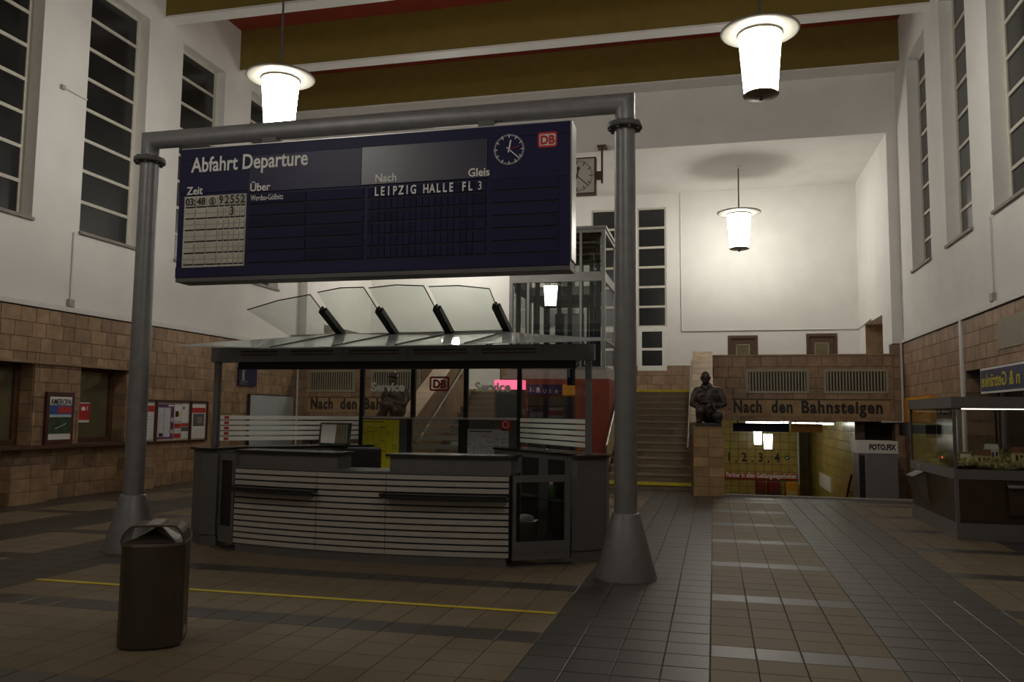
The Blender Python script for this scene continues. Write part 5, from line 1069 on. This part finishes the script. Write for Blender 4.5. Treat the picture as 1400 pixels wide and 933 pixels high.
def house(u, v, w_, d_, h_, wall, label):
    x, y_, z = at_v(u, v); z -= 0.02; t = thing('model_house', (x, y_, z), label, 'model house', 'model houses in the showcase')
    b = MB(); b.box((x - w_, y_ - d_, z), (x + w_, y_ + d_, z + h_)); wl = b.build('walls', wall, t)
    b = MB(); e = 0.012; b.add([(x - w_ - e, y_ - d_ - e, z + h_), (x + w_ + e, y_ - d_ - e, z + h_), (x + w_ + e, y_ + d_ + e, z + h_), (x - w_ - e, y_ + d_ + e, z + h_), (x - w_ - e, y_, z + h_ * 1.45), (x + w_ + e, y_, z + h_ * 1.45)], [(0, 1, 5, 4), (2, 3, 4, 5), (1, 2, 5), (3, 0, 4), (0, 3, 2, 1)]); b.build('roof', M['model_roof'] if wall == M['model_cream'] else M['model_grey'], t)
    for k in range(3):
        xx = x - w_ + 2 * w_ * (k + 0.5) / 3; b = MB(); b.box((xx - 0.012, y_ - d_ - 0.003, z + h_ * 0.35), (xx + 0.012, y_ - d_ + 0.002, z + h_ * 0.8)); b.build('window', M['black'], wl)
house(0.32, 0.10, 0.085, 0.06, 0.17, M['model_cream'], 'cream model house at the front of the railway landscape, near the glass corner')
house(0.74, 0.16, 0.09, 0.06, 0.17, M['model_cream'], 'second cream model house, further right in the railway landscape')
house(0.20, 0.20, 0.05, 0.05, 0.12, M['model_grey'], 'pale grey model house left of the cream ones')
house(0.52, 0.28, 0.07, 0.06, 0.17, M['model_grey'], 'pale grey model house between the two cream ones')
house(0.92, 0.26, 0.06, 0.06, 0.12, M['model_grey'], 'pale grey model house at the wall end of the showcase')
house(0.62, 0.45, 0.08, 0.06, 0.17, M['model_cream'], 'cream model house at the back of the railway landscape')
b = MB(); rn = []
for k in range(330):   # tree and bush foliage
    u, v = random.uniform(0.12, 0.98), random.uniform(0.02, 0.95) ** 1.6; x, y_, z = at_v(u, v); r_ = random.uniform(0.018, 0.045); b.ell((x, y_, z + r_ * random.uniform(0.7, 1.8)), (r_, r_, r_ * random.uniform(0.8, 1.5)), 6, 4)
o = b.build('model_trees', M['moss']); tag(o, 'mossy model trees and bushes between the model houses', 'model trees', kind='stuff')
x0, y0, z0 = VX0 + 0.18, 13.0, 0.95
b = MB(); b.box((x0 - 0.022, y0, 0.94), (x0 + 0.022, y0 + 0.75, 1.0))
for k in range(3): b.box((x0 - 0.025, y0 + 0.02 + k * 0.25, 0.955), (x0 + 0.025, y0 + 0.22 + k * 0.25, 1.015))
o = b.build('model_train', M['black']); tag(o, 'black model train along the left glass of the showcase', 'model train')
# ================================================================== RIGHT WALL SIGNS
sy0, sy1, sz0, sz1 = 13.3, 15.40, 2.03, 2.45
t = thing('shop_sign', (XR - 0.06, (sy0 + sy1) / 2, sz0), 'navy sign with mirrored yellow Getränke lettering and white frame on the right wall', 'sign')
b = MB(); b.box((XR - 0.10, sy0, sz0), (XR - 0.019, sy1, sz1)); b.build('frame', M['white'], t); b = MB(); b.box((XR - 0.106, sy0 + 0.03, sz0 + 0.035), (XR - 0.10, sy1 - 0.035, sz1 - 0.035)); b.build('panel', mat('sign_blue', (0.05, 0.06, 0.13), 0.4), t)
# the lettering reads backwards in the photograph: its end lies nearest the far corner
for ch, ln, fw in (('n', 1.62, 0.15), ('&', 1.33, 0.2), ('Getränke', 0.0, 1.22)): text('word', ch, 0.30, (XR - 0.109, sy1 - 0.08 - ln, sz0 + 0.11), mat('sign_yellow', (0.62, 0.52, 0.03), 0.5), t, xd=(0, 1, 0), bold=0.004, depth=0.001, align='RIGHT', fitw=fw)
t = thing('amber_sign', (XR - 0.03, 20.0, 1.5), 'blank amber illuminated-type panel on the far right wall above a black box', 'sign')
b = MB(); b.box((XR - 0.12, 18.7, 1.53), (XR - 0.019, 21.2, 2.09)); b.build('panel', M['orange'], t); b = MB(); b.box((XR - 0.25, 18.6, 1.22), (XR - 0.019, 21.1, 1.50)); b.build('lower_box', M['black'], t)
t = thing('wall_panel', (XR - 0.02, 13.9, 2.7), 'pale plain repair panel in the stone of the right wall', 'panel'); b = MB(); b.box((XR - 0.03, 12.4, 2.72), (XR - 0.001, 14.70, 3.20)); b.build('slab', mat('pale_repair', (0.33, 0.29, 0.22), 0.7, var=0.05), t)
t = thing('display_case', (XR - 0.03, 17.7, 1.0), 'grey framed glass display case on the right wall behind the showcase', 'display case')
b = MB(); b.box((XR - 0.07, 17.0, 0.62), (XR - 0.019, 18.5, 1.92)); b.build('frame', M['alu'], t); b = MB(); b.box((XR - 0.078, 17.08, 0.70), (XR - 0.07, 18.42, 1.84)); b.build('pane', M['window_dark'], t)
# ================================================================== PHOTO BOOTH on the half landing
FY0 = 20.2; ZF = -6 * RISE
fx0, fx1, fx2 = 3.16, 3.36, 4.0; ftop = 1.09; fmid = 0.815
t = thing('photo_booth', (3.6, FY0 + 0.4, ZF), 'grey photo booth with white FOTOFIX header below the right platform sign', 'photo booth')
b = MB(); b.box((fx0 + 0.02, FY0, ZF), (fx2, FY0 + 0.75, fmid)); bd = b.build('cabin', M['booth_grey'], t)
b = MB(); b.box((fx0 - 0.02, FY0 - 0.02, fmid), (fx2 + 0.01, FY0 + 0.77, ftop)); b.build('header', M['white'], t)
text('lettering', 'FOTO.FIX', 0.17, (fx1 + 0.045, FY0 - 0.024, fmid + 0.085), M['black_text'], t, bold=0.008, depth=0.002, fitw=0.56, space=1.02)
b = MB(); b.box((fx0 + 0.03, FY0 - 0.006, ZF + 0.1), (fx1 - 0.05, FY0, fmid - 0.05)); b.build('opening_shade', M['black'], bd); b = MB(); b.box((fx1 - 0.035, FY0 - 0.012, ZF), (fx1 - 0.015, FY0, fmid)); b.build('edge_strip', M['alu'], bd)  # flat black plate paints the shade inside the booth's entrance
# ================================================================== PASSAGE: signs, lamps, numbers
def hang_sign(x0, x1, z0, z1, m, label):
    t = thing('hanging_sign', ((x0 + x1) / 2, 22.2, z0), label, 'sign', 'hanging signs in the passage'); b = MB(); b.box((x0, 22.15, z0), (x1, 22.25, z1)); b.build('panel', m, t)
    for x in (x0 + 0.12, x1 - 0.12): b = MB(); b.box((x - 0.012, 22.19, z1), (x + 0.012, 22.21, ZP0)); b.build('hanger', M['black'], t)
hang_sign(0.48, 1.86, 1.235, 1.45, M['navy'], 'dark blue sign hanging at the top of the right platform passage')
hang_sign(1.90, 2.66, 1.235, 1.45, M['orange'], 'amber sign hanging at the top of the right platform passage')
def tube_lamp(x0, x1, y_, z, label):
    t = thing('tube_lamp', ((x0 + x1) / 2, y_, z), label, 'lamp', 'tube lamps in the passage'); b = MB(); b.box((x0, y_ - 0.06, z), (x1, y_ + 0.06, ZP0 if y_ > 22.5 else z + 0.05)); b.build('housing', M['white'], t); MB().tube([(x0 + 0.03, y_, z - 0.03), (x1 - 0.03, y_, z - 0.03)], 0.028, 10).build('tube', M['tube'], t)
tube_lamp(2.1, 3.25, 24.4, 1.47, 'lit fluorescent tube on the passage ceiling nearest the amber sign')
tube_lamp(0.9, 1.9, 25.6, 1.47, 'lit fluorescent tube on the passage ceiling behind the dark blue sign')
tube_lamp(1.2, 2.4, 28.5, 1.47, 'lit fluorescent tube deep in the passage')
def lantern(px, py0, py1, y_, label):
    c = ony(px, (py0 + py1) / 2, y_); h_ = ony(px, py0, y_).z - ony(px, py1, y_).z; r_ = h_ * 0.31
    t = thing('passage_lantern', (c.x, y_, c.z - h_ / 2), label, 'lamp', 'opal lanterns in the passage'); z = c.z - h_ / 2
    MB().lathe([(r_ * 0.85, 0.0), (r_, h_)], (c.x, y_, z), 20).build('shade', M['lamp_tunnel'], t); MB().lathe([(0.001, -0.015), (r_ * 0.86, -0.015), (r_ * 0.86, 0.0)], (c.x, y_, z), 20).build('bottom_cap', M['bronze'], t)
    MB().lathe([(r_ * 1.03, 0), (r_ * 1.03, 0.02), (0.001, 0.03)], (c.x, y_, z + h_), 20).build('top_cap', M['white'], t); MB().tube([(c.x, y_, z + h_ + 0.02), (c.x, y_, ZP0)], 0.01, 6).build('rod', M['steel_dark'], t)
lantern(1036, 590, 608, 28.0, 'lit opal lantern in the passage, the smaller left one of two')
lantern(1050, 594, 614, 26.6, 'lit opal lantern in the passage, the larger right one of two')
t = thing('platform_numbers', (1.3, 30.98, 0.0), 'black platform numbers 1 . 2 . 3 . 4 on the yellow tiled wall', 'numbers')
for ch, px in (('1', 997), ('.', 1006.5), ('2', 1017.5), ('.', 1028.5), ('3', 1040), ('.', 1051), ('4', 1062.5)):
    q = ony(px, 631, 30.98); text('numeral', ch, 0.44, (q.x, 30.98, ony(1017, 631, 30.98).z + (-0.02 if ch == '.' else 0)), M['black_text'], t, align='CENTER', xs=0.8, bold=0.012, depth=0.004)
c_ = ony(1076, 626.5, 30.97); t = thing('wall_disc', (c_.x, 30.97, c_.z), 'small round green and white plate after the number four', 'plate'); b = MB()
b.add([(c_.x + 0.08 * math.cos(2 * PI * k / 20), 30.975, c_.z + 0.08 * math.sin(2 * PI * k / 20)) for k in range(20)] + [(c_.x + 0.08 * math.cos(2 * PI * k / 20), 30.99, c_.z + 0.08 * math.sin(2 * PI * k / 20)) for k in range(20)], [list(range(20))] + [(k, 20 + k, 20 + (k + 1) % 20, (k + 1) % 20) for k in range(20)]); b.build('plate', M['green_dark'], t)
b = MB(); b.box((c_.x - 0.03, 30.97, c_.z - 0.03), (c_.x + 0.03, 30.974, c_.z + 0.03)); b.build('symbol', M['white_text'], t)
z1b, z0b = ony(1040, 648, 30.9).z, ony(1040, 655.5, 30.9).z
t = thing('banner', (1.3, 30.93, z0b), 'red banner reading Ihr Partner in allen Geldangelegenheiten above the passage shops', 'banner')
b = MB(); b.box((-0.1, 30.90, z0b), (2.84, 30.985, z1b)); b.build('board', M['red_print'], t)
text('lettering', 'Ihr Partner in allen Geldangelegenheiten', 0.235, (ony(1089, 652, 30.89).x, 30.895, z0b + 0.055), M['white_text'], t, align='RIGHT', fitw=2.62, depth=0.001, bold=0.008)
for px0, px1, nm, lb, mm in ((1034, 1047, 'drinks_machine', 'left red machine below the passage banner', 'machine_red'), (1050, 1066, 'drinks_machine', 'right red machine below the passage banner', 'machine_red'), (1074, 1091, 'ticket_machine', 'amber machine below the right end of the passage banner', 'orange')):
    x0, x1 = ony(px0, 665, 30.5).x, ony(px1, 665, 30.5).x; zt_ = ony(1040, 658, 30.5).z
    t = thing(nm, ((x0 + x1) / 2, 30.6, ZT), lb, 'vending machine'); b = MB(); b.bbox((x0, 30.3, ZT), (x1, 30.9, zt_), 0.03); b.build('cabinet', M[mm], t); b = MB(); b.box((x0 + 0.05, 30.285, zt_ - 1.0), (x1 - 0.05, 30.3, zt_ - 0.3)); b.build('front', M['wood_frame'] if mm != 'orange' else M['gold'], t)
rail('handrail', [(3.32, 22.2, 0.18), (3.32, 25.0, -1.75)], 0.03, M['wood_frame'], 'dark red handrail on the yellow tiled passage wall', [((3.32, 22.8, -0.24), (3.40, 22.8, -0.3)), ((3.32, 24.2, -1.2), (3.40, 24.2, -1.26))])
q0, q1 = onx(1121, 650, 3.38), onx(1136, 668, 3.38)
t = thing('wall_plate', (3.38, 28.5, 0), 'plain white panel on the yellow tiled passage wall', 'panel'); y0_, y1_ = onx(1136, 660, 3.38).y, onx(1121, 660, 3.38).y
b = MB(); b.box((3.36, y0_, onx(1130, 670, 3.38).z), (3.393, y1_, onx(1130, 651, 3.38).z)); b.build('plate', M['white'], t)
# ================================================================== LEFT WALL: posters, notice case, info sign
def on_left(px, py): p = onx(px, py, XL + 0.03); return p.y, p.z
XW = XL + 0.019
def lbox(b, y0, y1, z0, z1, x0, x1, mi=0): return b.box((XW + x0, y0, z0), (XW + x1, y1, z1), mi)
y0, y1, z0, z1 = 12.39, 13.04, 0.99, 1.93
t = thing('framed_poster', (XW, (y0 + y1) / 2, z0), 'AMEROPA travel poster with mountains in a dark frame beside the ticket window', 'poster')
b = MB(); lbox(b, y0, y1, z0, z1, 0, 0.06); b.build('frame', M['wood_frame'], t)
def lp(nm, u0, u1, v0, v1, m, d=0.062): b = MB(); lbox(b, y0 + (y1 - y0) * u0, y0 + (y1 - y0) * u1, z0 + (z1 - z0) * v0, z0 + (z1 - z0) * v1, d - 0.003, d); return b.build(nm, M[m], t)
lp('paper', 0.10, 0.90, 0.09, 0.91, 'paper', 0.062); lp('photo_sky', 0.10, 0.90, 0.55, 0.75, 'blue_sky', 0.064); lp('photo_mountain', 0.10, 0.90, 0.50, 0.57, 'snow', 0.065); lp('photo_valley', 0.10, 0.90, 0.20, 0.52, 'green_dark', 0.066); lp('red_flash', 0.40, 0.88, 0.60, 0.72, 'red_print', 0.068)
b = MB(); b.slab([(XW + 0.069, y0 + 0.2, z0 + 0.27), (XW + 0.069, y0 + 0.45, z0 + 0.36), (XW + 0.069, y0 + 0.47, z0 + 0.38), (XW + 0.069, y0 + 0.2, z0 + 0.285)], 0.002); b.build('photo_train', M['snow'], t)
text('lettering', 'AMEROPA', 0.150, (XW + 0.066, (y0 + y1) / 2, z0 + 0.76 * (z1 - z0)), M['black_text'], t, xd=(0, 1, 0), align='CENTER', xs=0.72, bold=0.002, depth=0.001)
# red notice on the blind of the ticket window
xg = XL - TD + 0.06; yn0, yn1 = onx(108, 563, xg + 0.035).y, onx(124, 563, xg + 0.035).y; zn0, zn1 = onx(112, 578, xg + 0.035).z, onx(112, 550.5, xg + 0.035).z
t = thing('red_notice', (xg, (yn0 + yn1) / 2, zn0), 'small red luggage warning notice hanging in the ticket window', 'notice'); b = MB(); b.box((xg + 0.0, yn0, zn0), (xg + 0.006, yn1, zn1)); b.build('paper', M['white'], t)
hh = zn1 - zn0; ww = yn1 - yn0
b = MB(); b.box((xg + 0.006, yn0, zn0 + 0.12 * hh), (xg + 0.008, yn1, zn1 - 0.05 * hh)); b.build('red_field', M['red_print'], t)
b = MB(); b.box((xg + 0.008, yn0 + 0.3 * ww, zn0 + 0.6 * hh), (xg + 0.01, yn0 + 0.62 * ww, zn0 + 0.76 * hh)); b.box((xg + 0.008, yn0 + 0.4 * ww, zn0 + 0.76 * hh), (xg + 0.01, yn0 + 0.52 * ww, zn0 + 0.80 * hh)); b.box((xg + 0.008, yn0 + 0.76 * ww, zn0 + 0.66 * hh), (xg + 0.01, yn0 + 0.82 * ww, zn0 + 0.82 * hh)); b.box((xg + 0.008, yn0 + 0.76 * ww, zn0 + 0.60 * hh), (xg + 0.01, yn0 + 0.82 * ww, zn0 + 0.64 * hh)); b.build('symbol', M['white_text'], t)
# notice case with three framed bays
ya, yb, yc, yd = 14.85, 15.42, 16.62, 17.27; z0, z1 = 0.93, 1.85
t = thing('notice_case', (XW, 16.1, z0), 'dark red framed notice case with three bays of leaflets on the left wall', 'notice board')
for a, c in ((ya, yb), (yb, yc), (yc, yd)):
    b = MB(); lbox(b, a, c, z0, z0 + 0.035, 0, 0.05); lbox(b, a, c, z1 - 0.035, z1, 0, 0.05); lbox(b, a, a + 0.03, z0 + 0.035, z1 - 0.035, 0, 0.05); lbox(b, c - 0.03, c, z0 + 0.035, z1 - 0.035, 0, 0.05); b.build('bay_frame', M['wood_frame'], t)
    b = MB(); lbox(b, a + 0.03, c - 0.03, z0 + 0.035, z1 - 0.035, 0, 0.012); b.build('pinboard', M['cork'], t)
def leaf(y0, y1, v0, v1, m, d=0.016, nm='leaflet', par=None):
    b = MB(); lbox(b, y0, y1, z0 + v0 * (z1 - z0), z0 + v1 * (z1 - z0), d - 0.003, d); return b.build(nm, M[m], par or t)
o = leaf(14.92, 15.37, 0.08, 0.94, 'paper'); leaf(14.92, 15.37, 0.72, 0.86, 'red_print', 0.018, 'red_band', o)
for k in range(6): leaf(15.0, 15.3, 0.25 + k * 0.07, 0.265 + k * 0.07, 'grey_text', 0.018, 'print_line', o)
o = leaf(15.48, 16.04, 0.08, 0.90, 'purple')
leaf(15.50, 15.70, 0.13, 0.82, 'paper_grey', 0.018, 'print_block', o); leaf(15.71, 15.92, 0.13, 0.82, 'paper_grey', 0.018, 'print_block', o); leaf(15.84, 16.02, 0.85, 0.885, 'paper', 0.018, 'print_line', o); leaf(15.55, 15.68, 0.14, 0.22, 'black_text', 0.02, 'print_picture', o)
for k in range(4): leaf(15.95, 16.02, 0.2 + k * 0.14, 0.3 + k * 0.14, 'wood_dark' if k % 2 else 'paper_grey', 0.018, 'print_picture', o)
o = leaf(16.06, 16.30, 0.50, 0.90, 'paper'); leaf(16.09, 16.20, 0.60, 0.74, 'black_text', 0.018, 'print_picture', o); leaf(16.20, 16.26, 0.62, 0.72, 'yellow_line', 0.018, 'print_picture', o)
o = leaf(16.32, 16.57, 0.46, 0.92, 'paper'); leaf(16.35, 16.42, 0.78, 0.86, 'step', 0.018, 'print_picture', o)
o = leaf(16.06, 16.30, 0.10, 0.48, 'paper_grey'); leaf(16.06, 16.30, 0.33, 0.44, 'red_print', 0.018, 'red_band', o); leaf(16.06, 16.30, 0.10, 0.20, 'red_print', 0.018, 'red_band', o)
o = leaf(16.32, 16.57, 0.08, 0.44, 'paper'); leaf(16.32, 16.57, 0.37, 0.44, 'red_print', 0.018, 'red_band', o); leaf(16.32, 16.57, 0.25, 0.36, 'steel_dark', 0.018, 'print_picture', o)
o = leaf(16.70, 17.20, 0.08, 0.92, 'paper'); leaf(16.70, 17.20, 0.70, 0.83, 'red_print', 0.018, 'red_band', o); leaf(16.74, 17.16, 0.37, 0.68, 'steel_dark', 0.018, 'print_picture', o); leaf(16.88, 17.08, 0.44, 0.60, 'sill', 0.02, 'print_picture', o); leaf(16.82, 16.95, 0.50, 0.56, 'tile_light', 0.022, 'print_picture', o)
for k in range(5): leaf(16.76, 17.14, 0.12 + k * 0.04, 0.128 + k * 0.04, 'grey_text', 0.018, 'print_line', o)
# info sign and white panel
y0, y1, z0, z1 = 18.5, 19.34, 2.27, 2.72
t = thing('info_sign', (XW, 18.9, z0), 'dark blue information sign with a pale letter i on the left wall', 'sign'); b = MB(); lbox(b, y0, y1, z0, z1, 0, 0.05); b.build('panel', M['navy'], t)
text('lettering', 'i', 0.42, (XW + 0.053, y0 + 0.20, z0 + 0.15), M['sill'], t, xd=(0, 1, 0), align='CENTER', bold=0.02, xs=1.4, depth=0.001); text('lettering', 'Information', 0.075, (XW + 0.053, y0 + 0.06, z0 + 0.085), M['sill'], t, xd=(0, 1, 0), depth=0.001); text('lettering', 'Reisezentrum', 0.06, (XW + 0.053, y0 + 0.06, z0 + 0.03), M['sill'], t, xd=(0, 1, 0), depth=0.001)
t = thing('white_panel', (XW, 20.2, 0.0), 'large pale grey panel standing against the far end of the left wall', 'panel'); b = MB(); lbox(b, 19.05, 21.3, 0.02, 2.05, 0.0, 0.06); b.build('board', mat('pale_panel', (0.46, 0.48, 0.5), 0.5, var=0.04), t); b = MB(); lbox(b, 19.0, 19.05, 0.0, 2.07, 0, 0.07); lbox(b, 19.05, 21.3, 2.05, 2.07, 0, 0.07); lbox(b, 19.05, 21.3, 0.0, 0.02, 0, 0.07); b.build('frame', M['black'], t)
# conduits with junction boxes
for X, sg, yy_, lb in ((XL, 1, 12.85, 'grey junction box with thin conduit under a left wall window'), (XR, -1, 14.82, 'grey junction box with shiny conduit under a right wall window')):
    t = thing('junction_box', (X, yy_, 3.52), lb, 'junction box'); b = MB(); b.bbox((X + sg * 0.003, yy_ - 0.07, 3.515), (X + sg * 0.07, yy_ + 0.07, 3.66), 0.008); b.build('box', M['box_grey'], t)
    MB().tube([(X + sg * 0.03, yy_, 3.66), (X + sg * 0.03, yy_, WZ0 - 0.045)], 0.016, 8).build('conduit', M['pipe_white'], t)
t = thing('wall_hook', (XL, 12.37, 7.5), 'thin white rod with a hook beside a left wall window', 'hook'); MB().tube([(XL + 0.03, 12.37, 7.55), (XL + 0.04, 12.97, 7.53)], 0.014, 8).build('rod', M['pipe_white'], t); b = MB(); b.box((XL, 12.33, 7.5), (XL + 0.06, 12.41, 7.58)); b.build('plate', M['box_grey'], t)
